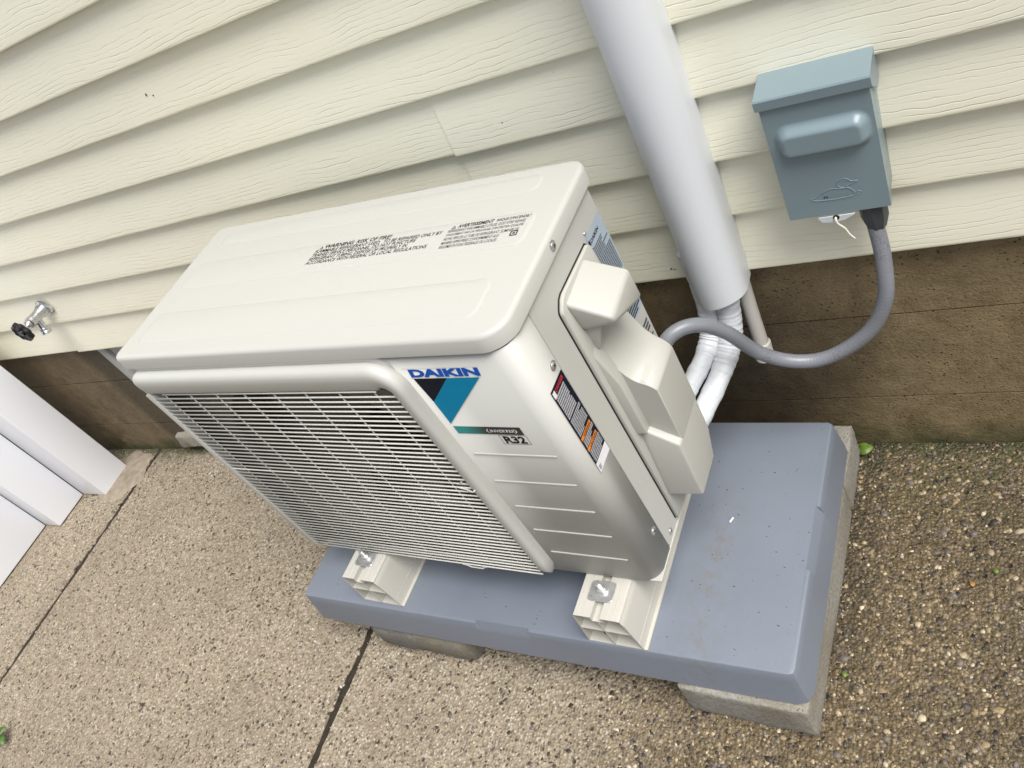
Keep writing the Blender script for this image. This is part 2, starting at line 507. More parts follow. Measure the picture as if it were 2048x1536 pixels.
def mat_pad():
    m = Mat('grey moulded plastic', rough=0.42)
    w = m.coord()
    n = m.noise(w, 4.0, 5, 0.6)
    c = m.ramp(n, [(0.3, (0.146, 0.166, 0.200)), (0.7, (0.168, 0.190, 0.227))])
    x, y, z = m.sep(w)
    # dirty outline that water left beside the right-hand rail, plus scattered grit
    d1 = m.math('ABSOLUTE', m.math('SUBTRACT', x, 0.035))
    ring = m.math('MULTIPLY', m.rng(d1, 0.0, 0.05, 1.0, 0.0), m.rng(m.noise(w, 55.0, 5, 0.75), 0.44, 0.66, 0.0, 0.6))
    ring = m.math('MULTIPLY', ring, m.rng(y, 0.18, 0.26, 1.0, 0.0))
    c = m.mix(ring, c, (0.15, 0.135, 0.115))
    sp = m.math('MULTIPLY', m.rng(m.voro(w, 55.0), 0.02, 0.06, 0.9, 0.0), m.rng(m.noise(w, 8.0, 2), 0.50, 0.6, 0.0, 1.0))
    c = m.mix(sp, c, (0.03, 0.027, 0.025))
    sc = m.math('MULTIPLY', m.rng(m.voro(m.coord((1, 5, 1)), 28.0), 0.015, 0.035, 0.55, 0.0), m.rng(m.noise(w, 5.0, 2), 0.55, 0.62, 0.0, 1.0))
    c = m.mix(sc, c, (0.5, 0.52, 0.55))
    m.color(c)
    m.rough(m.rng(n, 0.3, 0.7, 0.36, 0.52))
    m.bump(m.noise(w, 300.0, 3), 0.22, 0.0010)
    return m.m

def mat_block(name='cast concrete block', k=1.0):
    m = Mat(name, rough=0.9)
    w = m.coord()
    f = m.noise(w, 160.0, 4, 0.7)
    c = m.ramp(f, [(0.25, (0.15 * k, 0.14 * k, 0.115 * k)), (0.7, (0.33 * k, 0.315 * k, 0.275 * k))])
    c = m.mix(m.rng(m.noise(w, 7.0, 4, 0.6), 0.45, 0.7, 0.0, 0.65), c, (0.17, 0.14, 0.09))
    pit = m.rng(m.voro(w, 130.0), 0.08, 0.2, 0.8, 0.0)
    pm = m.rng(m.noise(w, 40.0, 2), 0.5, 0.6)
    c = m.mix(m.math('MULTIPLY', pit, pm), c, (0.07, 0.06, 0.045))
    m.color(c)
    m.bump(m.math('SUBTRACT', f, m.math('MULTIPLY', pit, pm)), 0.6, 0.004)
    return m.m

def mat_wrap():
    m = Mat('white insulation tape', (0.80, 0.81, 0.82), 0.5)
    w = m.coord()
    n = m.noise(w, 34.0, 4, 0.6)
    m.color(m.ramp(n, [(0.3, (0.52, 0.55, 0.585)), (0.65, (0.60, 0.625, 0.64))]))
    m.bump(m.math('ADD', n, m.math('MULTIPLY', m.noise(m.coord((14, 14, 150)), 1.0, 3, 0.55), 1.0)), 0.6, 0.0025)
    return m.m

def mat_sheath():
    m = Mat('grey conduit jacket', (0.25, 0.26, 0.28), 0.36)
    w = m.coord()
    n = m.noise(w, 14.0, 4, 0.6)
    c = m.ramp(n, [(0.3, (0.165, 0.175, 0.195)), (0.7, (0.205, 0.215, 0.235))])
    sp = m.math('MULTIPLY', m.rng(m.noise(w, 520.0, 2, 0.7), 0.55, 0.62), m.rng(m.noise(w, 11.0, 2), 0.56, 0.62))
    m.color(m.mix(m.math('MULTIPLY', sp, 0.7), c, (0.06, 0.06, 0.07)))
    return m.m

def mat_leaf(name, c1, c2):
    m = Mat(name, c1, 0.45)
    m.color(m.ramp(m.noise(m.coord(), 90.0, 3), [(0.3, c1), (0.7, c2)]))
    return m.m

def mat_soil():
    m = Mat('dark soil', rough=0.95)
    w = m.wcoord()
    n = m.noise(w, 60.0, 5, 0.7)
    m.color(m.ramp(n, [(0.3, (0.012, 0.009, 0.005)), (0.7, (0.040, 0.028, 0.016))]))
    m.bump(n, 0.8, 0.01)
    return m.m

def mat_bar():
    m = Mat('printed gradient bar', rough=0.3)
    x = m.sep(m.coord())[0]
    m.color(m.ramp(m.rng(x, -0.162, -0.112), [(0.0, (0.0, 0.30, 0.28)), (0.35, (0.0, 0.26, 0.25)), (1.0, (0.008, 0.009, 0.010))]))
    return m.m

M = dict(
    siding=mat_siding(), foundation=mat_foundation(), slab=mat_slab(), pebble=mat_pebble(), pad=mat_pad(), block=mat_block(), oldblock=mat_block('weathered concrete block', 0.55),
    unit=mat_paint('ivory unit paint', (0.445, 0.444, 0.412), 0.5, 0.02, 0.0, 0.05),
    cover=mat_paint('ivory moulded plastic', (0.435, 0.430, 0.390), 0.45, 0.02, 0.0, 0.0),
    wire=mat_plain('cream coated wire', (0.60, 0.59, 0.53), 0.35),
    rail=mat_paint('cream rail plastic', (0.47, 0.455, 0.405), 0.40, 0.05, 0.05, 0.0),
    dark=mat_plain('dark interior', (0.012, 0.012, 0.013), 0.6),
    fan=mat_plain('dark fan plastic', (0.030, 0.030, 0.032), 0.45),
    sheet=mat_plain('shade-painted inner sheet', (0.060, 0.058, 0.052), 0.5),  # dark colour carries the shade behind the grille wires
    steel=mat_metal('zinc plated steel', (0.60, 0.60, 0.59), 0.30, 0.75),
    chrome=mat_metal('chromed brass', (0.66, 0.67, 0.70), 0.22),
    box=mat_paint('grey blue enamel', (0.205, 0.272, 0.297), 0.33, 0.05, 0.12, 0.1),
    tab=mat_plain('pale zinc tab', (0.62, 0.68, 0.71), 0.4),
    hub=mat_plain('dark grey nylon', (0.045, 0.052, 0.058), 0.45),
    sheath=mat_sheath(), wrap=mat_wrap(),
    pvc=mat_paint('white pvc duct', (0.66, 0.685, 0.71), 0.36, 0.05, 0.04, 0.0),
    pvcg=mat_paint('weathered pvc pipe', (0.52, 0.50, 0.46), 0.45, 0.10, 0.0, 0.0),
    vinyl=mat_paint('white vinyl', (0.83, 0.85, 0.895), 0.35, 0.04, 0.0, 0.0),
    black=mat_plain('black knob', (0.010, 0.010, 0.014), 0.3),
    ink=mat_plain('black ink', (0.012, 0.012, 0.012), 0.6, spec=0.12),
    inkg=mat_plain('grey ink', (0.075, 0.075, 0.075), 0.6, spec=0.12),
    white=mat_plain('white print', (0.72, 0.72, 0.74), 0.6, spec=0.12),
    grey=mat_plain('silver print', (0.44, 0.44, 0.47), 0.6, spec=0.12),
    red=mat_plain('red print', (0.52, 0.04, 0.06), 0.6, spec=0.12),
    orange=mat_plain('orange print', (0.72, 0.22, 0.03), 0.6, spec=0.12),
    blue=mat_plain('blue print', (0.008, 0.105, 0.52), 0.6, spec=0.12),
    cyan=mat_plain('cyan print', (0.0, 0.235, 0.42), 0.6, spec=0.12),
    navy=mat_plain('near black print', (0.006, 0.008, 0.018), 0.6, spec=0.12),
    plate=mat_plain('pale blue plate', (0.36, 0.43, 0.50), 0.35),
    bar=mat_bar(), soil=mat_soil(),
    frame=mat_paint('pale weathered window paint', (0.38, 0.385, 0.37), 0.6, 0.25, 0.0, 0.0),
    glass=Mat('dusty glass', (0.03, 0.035, 0.04), 0.12).m,
    string=mat_plain('waxed string', (0.70, 0.66, 0.55), 0.7),
    green=mat_leaf('green leaf', (0.06, 0.115, 0.012), (0.125, 0.19, 0.025)),
    dgreen=mat_leaf('dark green leaf', (0.035, 0.085, 0.012), (0.075, 0.15, 0.02)),
    ochre=mat_leaf('dead leaf', (0.24, 0.11, 0.02), (0.34, 0.18, 0.05)),
    twig=mat_plain('dry twig', (0.10, 0.065, 0.035), 0.8),
)

# ================================================================== ground and patio
g = bmesh.new()
for q in ((-60, -60), (60, -60), (60, 60), (-60, 60)): g.verts.new((q[0], q[1], -0.03))
g.faces.new(g.verts)
tag(from_bm('ground', g, M['soil']), 'dark bare soil under and around the slabs', 'ground', kind='structure')

patio = empty('patio')
tag(patio, 'exposed aggregate concrete patio with long control joints', 'patio', kind='structure')
JX = (-5.44, -4.25, -3.065, -1.8755, -0.6825, 0.9, 2.2, 3.5)
def wavy_slab(x0, x1):
    """one slab with slightly ragged, rounded joint edges"""
    b = bmesh.new()
    ys = [-4.0, -3.0, -2.0] + list(np.linspace(-1.4, 0.018, 72))
    rows = []
    for y in ys:
        j0 = 0.0018 * math.sin(y * 31 + x0 * 9) + rng.normal(0, 0.0013)
        j1 = 0.0018 * math.sin(y * 27 + x1 * 5) + rng.normal(0, 0.0013)
        a, c = x0 + 0.0080 + j0, x1 - 0.0080 + j1
        rows.append([b.verts.new(v) for v in ((a, y, -0.05), (a, y, -0.0028), (a + 0.0018, y, 0.0), (c - 0.0018, y, 0.0), (c, y, -0.0028), (c, y, -0.05))])
    for A, B in zip(rows, rows[1:]):
        for k in range(5): b.faces.new((A[k], A[k + 1], B[k + 1], B[k]))
    b.faces.new(rows[0]); b.faces.new(rows[-1][::-1])
    return b
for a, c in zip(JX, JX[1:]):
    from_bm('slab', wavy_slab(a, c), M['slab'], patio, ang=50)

for jx in JX[1:-1]:
    from_bm('joint_filler', box_bm(jx - 0.0120, jx + 0.0120, -4.0, 0.015, -0.02, -0.0030), M['soil'], patio, smooth=False)
# pebbles that stand proud of the worn slabs
def icosa():
    p = (1 + 5 ** 0.5) / 2
    v = np.array([(-1, p, 0), (1, p, 0), (-1, -p, 0), (1, -p, 0), (0, -1, p), (0, 1, p), (0, -1, -p), (0, 1, -p), (p, 0, -1), (p, 0, 1), (-p, 0, -1), (-p, 0, 1)], float)
    v /= np.linalg.norm(v[0])
    f = np.array([(0, 11, 5), (0, 5, 1), (0, 1, 7), (0, 7, 10), (0, 10, 11), (1, 5, 9), (5, 11, 4), (11, 10, 2), (10, 7, 6), (7, 1, 8), (3, 9, 4), (3, 4, 2), (3, 2, 6), (3, 6, 8), (3, 8, 9), (4, 9, 5), (2, 4, 11), (6, 2, 10), (8, 6, 7), (9, 8, 1)])
    return v, f
def scatter(n, x0, x1, y0, y1, wetside):
    x = rng.uniform(x0, x1, n); y = rng.uniform(y0, y1, n)
    keep = np.ones(n, bool)
    for j in JX: keep &= np.abs(x - j) > 0.007
    return x[keep], y[keep]
def pebbles(name, label, n, area, sizes, probs, palette, pprobs, rise):
    x, y = scatter(n, *area, True)
    n = len(x)
    v, f = icosa()
    k = rng.choice(len(sizes), n, p=probs)
    lo = np.array([s[0] for s in sizes])[k]; hi = np.array([s[1] for s in sizes])[k]
    r = rng.uniform(lo, hi)
    sc = np.stack([r * rng.uniform(0.75, 1.35, n), r * rng.uniform(0.6, 1.0, n), r * rng.uniform(0.35, 0.6, n)], 1)
    a = rng.uniform(0, 6.283, n)
    V = v[None] * (1 + rng.normal(0, 0.17, (n, 12, 1))) * sc[:, None]
    X = V[..., 0] * np.cos(a)[:, None] - V[..., 1] * np.sin(a)[:, None]
    Y = V[..., 0] * np.sin(a)[:, None] + V[..., 1] * np.cos(a)[:, None]
    zc = -sc[:, 2] + np.minimum(sc[:, 2] * 1.3, rng.uniform(rise[0], rise[1], n))
    Z = V[..., 2] + zc[:, None]
    co = np.stack([X + x[:, None], Y + y[:, None], Z], -1).reshape(-1, 3)
    F = (f[None] + (np.arange(n) * 12)[:, None, None]).reshape(-1, 3)
    me = bpy.data.meshes.new(name)
    me.vertices.add(len(co)); me.vertices.foreach_set('co', co.ravel())
    me.loops.add(F.size); me.loops.foreach_set('vertex_index', F.ravel().astype(np.int32))
    me.polygons.add(len(F)); me.polygons.foreach_set('loop_start', np.arange(0, F.size, 3, dtype=np.int32))
    me.update()
    me.polygons.foreach_set('use_smooth', np.ones(len(F), bool))
    at = me.attributes.new('tint', 'FLOAT_COLOR', 'POINT')
    pal = np.array(palette)
    col = pal[rng.choice(len(pal), n, p=pprobs)] * rng.uniform(0.75, 1.2, (n, 1))
    cc = np.repeat(np.concatenate([col, np.ones((n, 1))], 1), 12, 0)
    at.data.foreach_set('color', cc.ravel())
    me.materials.append(M['pebble'])
    o = bpy.data.objects.new(name, me); COL.objects.link(o)
    return tag(o, label, 'pebbles', kind='stuff')
PAL_W = [(0.40, 0.32, 0.20), (0.25, 0.185, 0.10), (0.12, 0.085, 0.045), (0.022, 0.018, 0.017), (0.12, 0.10, 0.086), (0.55, 0.48, 0.35)]
PAL_D = [(0.34, 0.29, 0.225), (0.25, 0.205, 0.15), (0.16, 0.13, 0.095), (0.035, 0.026, 0.018), (0.16, 0.147, 0.136), (0.52, 0.48, 0.41)]
pebbles('worn_aggregate', 'pale and black pebbles worn out of the damp slab right of the pad', 27000, (-0.10, 0.88, -1.15, 0.015),
        [(0.0010, 0.0023), (0.0023, 0.0042), (0.0042, 0.0072), (0.0072, 0.0105)], [0.54, 0.29, 0.14, 0.03], PAL_W, [0.11, 0.26, 0.29, 0.16, 0.14, 0.04], (0.0004, 0.0015))
pebbles('fine_aggregate', 'small tan pebbles of the dry slab left of the pad', 23000, (-2.75, -0.10, -1.3, 0.015),
        [(0.0016, 0.0030), (0.0030, 0.0052), (0.0052, 0.0085)], [0.60, 0.31, 0.09], PAL_D, [0.22, 0.26, 0.22, 0.13, 0.09, 0.08], (0.0003, 0.0014))

pebbles('large_aggregate', 'larger dark and pale stones bedded in the damp slab right of the pad', 900, (-0.05, 0.88, -1.15, 0.0),
        [(0.0042, 0.0068), (0.0068, 0.0105)], [0.72, 0.28], [(0.018, 0.015, 0.015), (0.055, 0.043, 0.038), (0.13, 0.11, 0.10), (0.46, 0.39, 0.27), (0.20, 0.15, 0.09)], [0.34, 0.24, 0.16, 0.10, 0.16], (0.0010, 0.0024))
pebbles('dark_aggregate', 'scattered dark brown pebbles sunk in the dry slab', 4200, (-2.75, 0.0, -1.3, 0.015),
        [(0.0026, 0.0048), (0.0048, 0.0085)], [0.66, 0.34], [(0.020, 0.015, 0.010), (0.045, 0.033, 0.022), (0.10, 0.08, 0.06)], [0.5, 0.3, 0.2], (0.0006, 0.0016))

# ================================================================== house wall: siding and foundation
house = empty('house_wall', (0, 0, 0))
tag(house, 'house wall of cream vinyl lap siding above a stained block foundation', 'house wall')
S0, S1, EXPO = 0.4812, 0.5848, 0.1009
def siding_board(zb, h, x0, x1, dy=0.0):
    """lap course: nose at the bottom, face leaning back to the course above; local origin at the drip edge"""
    prof = [(0.012, -0.001), (0.011, 0.0), (0.0005, 0.0), (0.0, 0.0012), (0.0, 0.004), (0.0168, h + 0.014), (0.0195, h + 0.014), (0.0035, 0.006), (0.012, 0.003)]
    n = max(2, int((x1 - x0) / 0.05))
    b = bmesh.new()
    rows = []
    ph = random.uniform(0, 9)
    for i in range(n + 1):
        x = x0 + (x1 - x0) * i / n
        wv = 0.0006 * math.sin(x * 2.3 + ph) + 0.0003 * math.sin(x * 6.1 + ph * 2)
        rows.append([b.verts.new((x, p[0] + dy + (wv if p[1] < 0.05 else 0), p[1])) for p in prof])
    for A, B in zip(rows, rows[1:]):
        for k in range(len(prof)):
            b.faces.new((A[k], A[(k + 1) % len(prof)], B[(k + 1) % len(prof)], B[k]))
    b.faces.new(rows[0]); b.faces.new(rows[-1][::-1])
    return from_bm('siding_board', b, M['siding'], house, ang=28, loc=(0, 0, zb))
for i in range(22):
    zb = S0 if i == 0 else S1 + EXPO * (i - 1)
    h = S1 - S0 if i == 0 else EXPO
    cuts = {0: [-1.66], 2: [-0.183], 3: [-0.181], 4: [], 1: [], }.get(i, [(-2.9 + (i // 2) * 1.37) % 4.4 - 2.9] if i > 4 else [])
    if i in (4, 5): cuts = [0.372] if i == 4 else [0.366]
    if i in (6, 7): cuts = [-1.9]
    xs = [-5.0] + sorted(cuts) + [3.2]
    for k, (a, c) in enumerate(zip(xs, xs[1:])):
        # at a lap joint the right-hand board rides 1.2 mm over the left one
        siding_board(zb - (0.0028 if k else 0), h, a - (0.012 if k else 0), c, -0.0026 * k)
backing = box_bm(-5.0, 3.2, 0.022, 0.15, S0 + 0.004, 2.75)
from_bm('sheathing', backing, M['soil'], house)

def wall_mark(x, z, r, el=1.0):
    k = int((z - S1) // EXPO) + 1 if z > S1 else 0
    zb = S1 + EXPO * (k - 1) if k else S0
    y = 0.0168 * max(0.0, z - zb - 0.004) / 0.111 - 0.0016
    pts = [(x + r * el * math.cos(a) * random.uniform(0.7, 1.2), z + r * math.sin(a) * random.uniform(0.7, 1.2)) for a in np.linspace(0, 6.28, 8)[:-1]]
    from_bm('nail_mark', prism_bm(pts, 'y', y - 0.0004, y + 0.003), M['twig'], house, smooth=False)
for q in ((0.067, 0.498, 0.0020), (0.0725, 0.4965, 0.0014), (0.472, 0.702, 0.0018), (-0.091, 0.817, 0.0026, 0.4), (-0.71, 1.033, 0.0022, 0.5), (-0.695, 1.028, 0.0010), (-0.008, 0.562, 0.0010), (0.016, 0.867, 0.0009)):
    wall_mark(*q)

# foundation: courses with recessed bed joints
WX0, WX1, WZ0, WZ1 = -1.632, -0.83, 0.088, 0.47       # basement window opening
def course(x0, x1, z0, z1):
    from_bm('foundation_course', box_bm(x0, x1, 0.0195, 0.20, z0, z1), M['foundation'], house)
zs = [(-0.06, 0.1310), (0.1342, 0.3310), (0.3342, 0.482)]
for z0, z1 in zs:
    if z1 < 0.14:
        course(-5.0, WX0 - 0.002, z0, z1); course(WX0 + 0.0, WX1, z0, 0.052); course(WX1 + 0.002, 3.2, z0, z1)
    else:
        course(-5.0, WX0 - 0.002, z0, z1); course(WX1 + 0.002, 3.2, z0, z1)
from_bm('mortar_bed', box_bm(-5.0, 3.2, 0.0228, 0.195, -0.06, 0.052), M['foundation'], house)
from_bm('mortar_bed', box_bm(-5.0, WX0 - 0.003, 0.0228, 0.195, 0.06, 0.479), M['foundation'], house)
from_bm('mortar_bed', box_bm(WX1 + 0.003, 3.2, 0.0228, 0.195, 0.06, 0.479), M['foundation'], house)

# basement window behind the unit
win = empty('basement_window', (WX0, 0.03, WZ0))
tag(win, 'pale painted basement window frame low in the foundation behind the unit', 'window')
win_w = WX1 - WX0
def wpart(n, x0, x1, y0, y1, z0, z1, m, bev=0.003, par=None):
    return from_bm(n, box_bm(x0, x1, y0, y1, z0, z1, bev), m, par or win)
H = WZ1 - WZ0
wpart('frame', 0.0, 0.034, -0.013, 0.10, 0.035, H - 0.001, M['frame'])
wpart('frame', 0.0365, 0.080, -0.004, 0.10, 0.0, H - 0.001, M['frame'])
wpart('frame', win_w - 0.06, win_w, -0.013, 0.10, 0.0, H - 0.001, M['frame'])
wpart('frame', 0.0805, win_w - 0.0605, -0.008, 0.10, H - 0.05, H - 0.001, M['frame'])
wpart('pane', 0.0805, win_w - 0.0605, 0.03, 0.036, 0.0, H - 0.0505, M['glass'], 0)
sill = hull_bm([(-0.078, -0.032, -0.056), (win_w, -0.032, -0.056), (-0.066, -0.030, -0.006), (win_w, -0.030, -0.010), (-0.060, 0.09, 0.010), (win_w, 0.09, 0.006), (-0.078, 0.09, -0.056), (win_w, 0.09, -0.056)], 0.007, 2)
bmesh.ops.subdivide_edges(sill, edges=[e for e in sill.edges if e.calc_length() > 0.3], cuts=40)
for v in sill.verts: v.co += Vector((0, random.gauss(0, 0.0011), random.gauss(0, 0.0016)))
from_bm('sill', sill, M['block'], win)
# ================================================================== equipment pad on blocks
X1, YF, PZ, BH = 0.0665, -0.4344, 0.1669, 0.0888
UY, PY = -0.0419, -0.0256
pad = empty('equipment_pad', (X1, YF, BH), PY)
tag(pad, 'flat grey plastic equipment pad raised on concrete blocks', 'pad')
def pad_mesh():
    x0, x1, y0, y1 = -0.8075, 0.1860, -0.0725, 0.3800
    T = PZ - BH
    # stations round the outline: (x, y, nx, ny, notch)
    st = []
    rc = 0.010
    def side(ax, ay, bx, by, nx, ny, nt=None):
        L = math.hypot(bx - ax, by - ay)
        ts = [rc / L, 1 - rc / L]
        lst = [(t, 0) for t in (ts[0], 0.3, 0.7, ts[1])]
        if nt:
            a, c = nt
            lst = [(ts[0], 0), (a - 0.0008, 0), (a + 0.0008, 1), (c - 0.0008, 1), (c + 0.0008, 0), (ts[1], 0)]
        for t, k in lst: st.append((ax + (bx - ax) * t, ay + (by - ay) * t, nx, ny, k))
    W, D = x1 - x0, y1 - y0
    side(x0, y0, x1, y0, 0, -1, ((-0.369 - x0) / W, (-0.2575 - x0) / W))
    st.append((x1 - 0.003, y0 + 0.003, 0.7071, -0.7071, 0))
    side(x1, y0, x1, y1, 1, 0, ((0.095 - y0) / D, (0.208 - y0) / D))
    st.append((x1 - 0.003, y1 - 0.003, 0.7071, 0.7071, 0))
    side(x1, y1, x0, y1, 0, 1)
    st.append((x0 + 0.003, y1 - 0.003, -0.7071, 0.7071, 0))
    side(x0, y1, x0, y0, -1, 0)
    st.append((x0 + 0.003, y0 + 0.003, -0.7071, -0.7071, 0))
    b = bmesh.new()
    rings = []
    #          normal: (offset, z)            notch: (offset, z)
    levels = [((-0.005, T), (-0.0075, T)), ((-0.002, T - 0.0012), (-0.007, T - 0.0008)), ((-0.0002, T - 0.0045), (-0.0035, T - 0.009)),
              ((0.002, T - 0.018), (0.0012, T - 0.0175)), ((0.0028, T - 0.022), (0.0028, T - 0.022)), ((0.011, 0.003), (0.011, 0.003)), ((0.009, 0.0), (0.009, 0.0))]
    for nl, kl in levels:
        rings.append([b.verts.new((x + nx * (kl if k else nl)[0], y + ny * (kl if k else nl)[0], (kl if k else nl)[1])) for x, y, nx, ny, k in st])
    n = len(st)
    for A, B in zip(rings, rings[1:]):
        for i in range(n):
            b.faces.new((A[i], A[(i + 1) % n], B[(i + 1) % n], B[i]))
    b.faces.new(rings[0]); b.faces.new(rings[-1][::-1])
    return b
from_bm('slab_shell', pad_mesh(), M['pad'], pad, ang=24)

def grit():
    b = bmesh.new()
    for k in range(170):
        x, y = random.uniform(-0.03, 0.175), random.uniform(-0.06, 0.365)
        if k > 120: x = random.uniform(-0.79, -0.03); y = random.uniform(-0.065, 0.0)
        r = random.choice((0.0005, 0.0007, 0.0009, 0.0016)) * random.uniform(0.7, 1.2)
        ring = [b.verts.new((x + r * random.uniform(0.6, 1.5) * math.cos(a), y + r * random.uniform(0.5, 1.0) * math.sin(a), PZ - BH)) for a in (0, 1.25, 2.5, 3.77, 5.0)]
        t = b.verts.new((x, y, PZ - BH + r * 0.8))
        for i in range(5): b.faces.new((ring[i], ring[(i + 1) % 5], t))
    return b
tag(from_bm('grit', grit(), M['twig'], pad, smooth=False), kind='stuff')

def rough_block(x0, x1, y0, y1, z1, bev, amp, seed):
    r2 = random.Random(seed)
    b = box_bm(x0, x1, y0, y1, 0.0, z1, bev, 2)
    bmesh.ops.subdivide_edges(b, edges=[e for e in b.edges if e.calc_length() > 0.05], cuts=5, use_grid_fill=True)
    for v in b.verts:
        if 0.001 < v.co.z < z1 - 0.0005:
            v.co += Vector((r2.gauss(0, amp), r2.gauss(0, amp), r2.gauss(0, amp * 0.5)))
    return b
def block(loc, rz, w, d, h, label, bev=0.004, amp=0.0008, seed=1, m='block'):
    e = from_bm('concrete_block', rough_block(-w / 2, w / 2, -d / 2, d / 2, h, bev, amp, seed), M[m], ang=50)
    e.location = loc; e.rotation_euler = (0, 0, rz)
    return tag(e, label, 'block', 'blocks under the pad')
block((0.163, -0.332, 0.0), -0.045, 0.200, 0.395, BH - 0.0008, 'pale concrete block jutting out along the right edge of the pad', seed=2)
block((0.176, -0.066, 0.0), -0.02, 0.195, 0.125, BH - 0.0012, 'short concrete block at the back right of the pad by the wall', seed=3)
block((-0.492, -0.328, 0.0), -0.05, 0.252, 0.36, BH - 0.0010, 'weathered concrete block peeking out under the front of the pad', 0.024, 0.0022, 4, 'oldblock')

# ================================================================== mounting rails
def make_rail():
    e = empty('mounting_rail')
    # hollow extrusion: outer trapezoid, inner cells open at the front
    y0, y1 = -0.0705, 0.36
    z0, zm, z1 = 0.0, 0.049, 0.0915
    def half(z):   # left/right edges at height z
        t = z / z1
        return -0.0490 + 0.0085 * t, 0.0490 - 0.0085 * t
    th = 0.0022
    def wall(pts): return prism_bm(pts, 'y', y0, y1, 0.0)
    bl, br = half(0)
    tl, tr = half(z1)
    ml, mr = half(zm)
    out = []
    out.append(wall([(bl, 0), (br + 0.0055, 0), (br + 0.0055, th), (bl, th)]))
    out.append(wall([(bl, th), (bl + th, th), (tl + th, z1 - th), (tl, z1 - 0.004)]))
    out.append(wall([(br - th, th), (br, th), (tr + 0.003, z1 - 0.016), (tr, z1 - 0.005), (tr - th, z1 - th)]))
    sl, sr = -0.009, 0.007
    out.append(wall([(tl + 0.0005, z1 - th), (sl, z1 - th), (sl, z1), (tl + 0.002, z1), (tl, z1 - 0.0035)]))
    out.append(wall([(sr, z1 - th), (tr - 0.0005, z1 - th), (tr - 0.0002, z1 - 0.0045), (tr - 0.004, z1 - 0.0008), (tr - 0.008, z1), (sr, z1)]))
    out.append(wall([(sl - th, z1 - 0.011), (sl, z1 - 0.011), (sl, z1 - th), (sl - th, z1 - th)]))
    out.append(wall([(sr, z1 - 0.011), (sr + th, z1 - 0.011), (sr + th, z1 - th), (sr, z1 - th)]))
    out.append(wall([(sl - th, z1 - 0.011 - th), (sr + th, z1 - 0.011 - th), (sr + th, z1 - 0.011), (sl - th, z1 - 0.011)]))
    out.append(wall([(ml + th, zm - th), (mr - th, zm - th), (mr - th, zm), (ml + th, zm)]))
    out.append(wall([(-0.002, th), (0.0002, th), (0.0002, zm - th), (-0.002, zm - th)]))
    out.append(wall([(-0.002, zm), (0.0002, zm), (0.0002, z1 - 0.011 - th), (-0.002, z1 - 0.011 - th)]))
    # grip lines pressed on the outer slope and the top
    for z in (0.022, 0.047, 0.070):
        r = half(z)[1]
        out.append(wall([(r - 0.0005, z - 0.0009), (r + 0.0009, z), (r - 0.0005, z + 0.0009)]))
    for x in (-0.032, -0.022, 0.018, 0.028):
        out.append(wall([(x - 0.0009, z1 - 0.0002), (x + 0.0009, z1 - 0.0002), (x, z1 + 0.0006)]))
    from_bm('rail_profile', merge(out), M['rail'], e, ang=25)
    return e
def rail_bolt(e, x, y, z):
    w = from_bm('washer_plate', prism_bm(rrect(x - 0.0215, x + 0.0215, y - 0.019, y + 0.016, 0.007), 'z', z, z + 0.0022, 0.0007, 1), M['steel'], e)
    hexp = [(x + 0.0082 * math.cos(R(60 * k + 12)), y + 0.0082 * math.sin(R(60 * k + 12))) for k in range(6)]
    nut = from_bm('nut', prism_bm(hexp, 'z', z + 0.0042, z + 0.0112, 0.0011, 1), M['steel'], e)
    from_bm('lock_washer', lathe_bm([(0.004, z + 0.0022), (0.0108, z + 0.0022), (0.0108, z + 0.0042), (0.004, z + 0.0042)], (x, y, 0), (0, 0, 1), 20), M['steel'], e)
    thr = []
    for k in range(15):
        zz = z + 0.0112 + 0.0008 * k
        thr += [(0.0046, zz), (0.0039, zz + 0.0004)]
    from_bm('stud', lathe_bm([(0.0001, z + 0.0112)] + thr + [(0.0036, z + 0.0236), (0.0, z + 0.0238)], (x, y, 0), (0, 0, 1), 14), M['steel'], e)
ca, sa = math.cos(UY), math.sin(UY)
def U2W(x, y, z=0.0): return (X1 + x * ca - y * sa, YF + x * sa + y * ca, z)
for rx, lab in ((-0.0895, 'cream plastic mounting rail nearer the right end of the grey pad'), (-0.5895, 'cream plastic mounting rail nearer the left end of the grey pad')):
    e = make_rail()
    e.location = U2W(rx, 0, PZ + 0.0002); e.rotation_euler = (0, 0, UY)
    tag(e, lab, 'rail', 'mounting rails under the unit')
    rail_bolt(e, -0.002, -0.0245, 0.0917)
    pl = from_bm('hole_plug', lathe_bm([(0.0, -0.001), (0.0048, -0.001), (0.0048, 0.0), (0.0, 0.0)], (-0.022 if rx > -0.2 else 0.034, -0.052, 0.0035), (0, 0, 1), 14), M['black'], e)

# ================================================================== condensing unit
UZ = PZ + 0.092
unit = empty('condensing_unit', U2W(0, 0, UZ), UY)
tag(unit, 'ivory heat pump outdoor unit with wire fan grille on two plastic rails', 'heat pump')
ZT, ZS, ZB = 0.8085 - UZ, 0.7812 - UZ, 0.2618 - UZ
ZL = lambda z: z - UZ                      # absolute height -> unit frame
BL, BD = -0.737, 0.286                     # body left, body depth

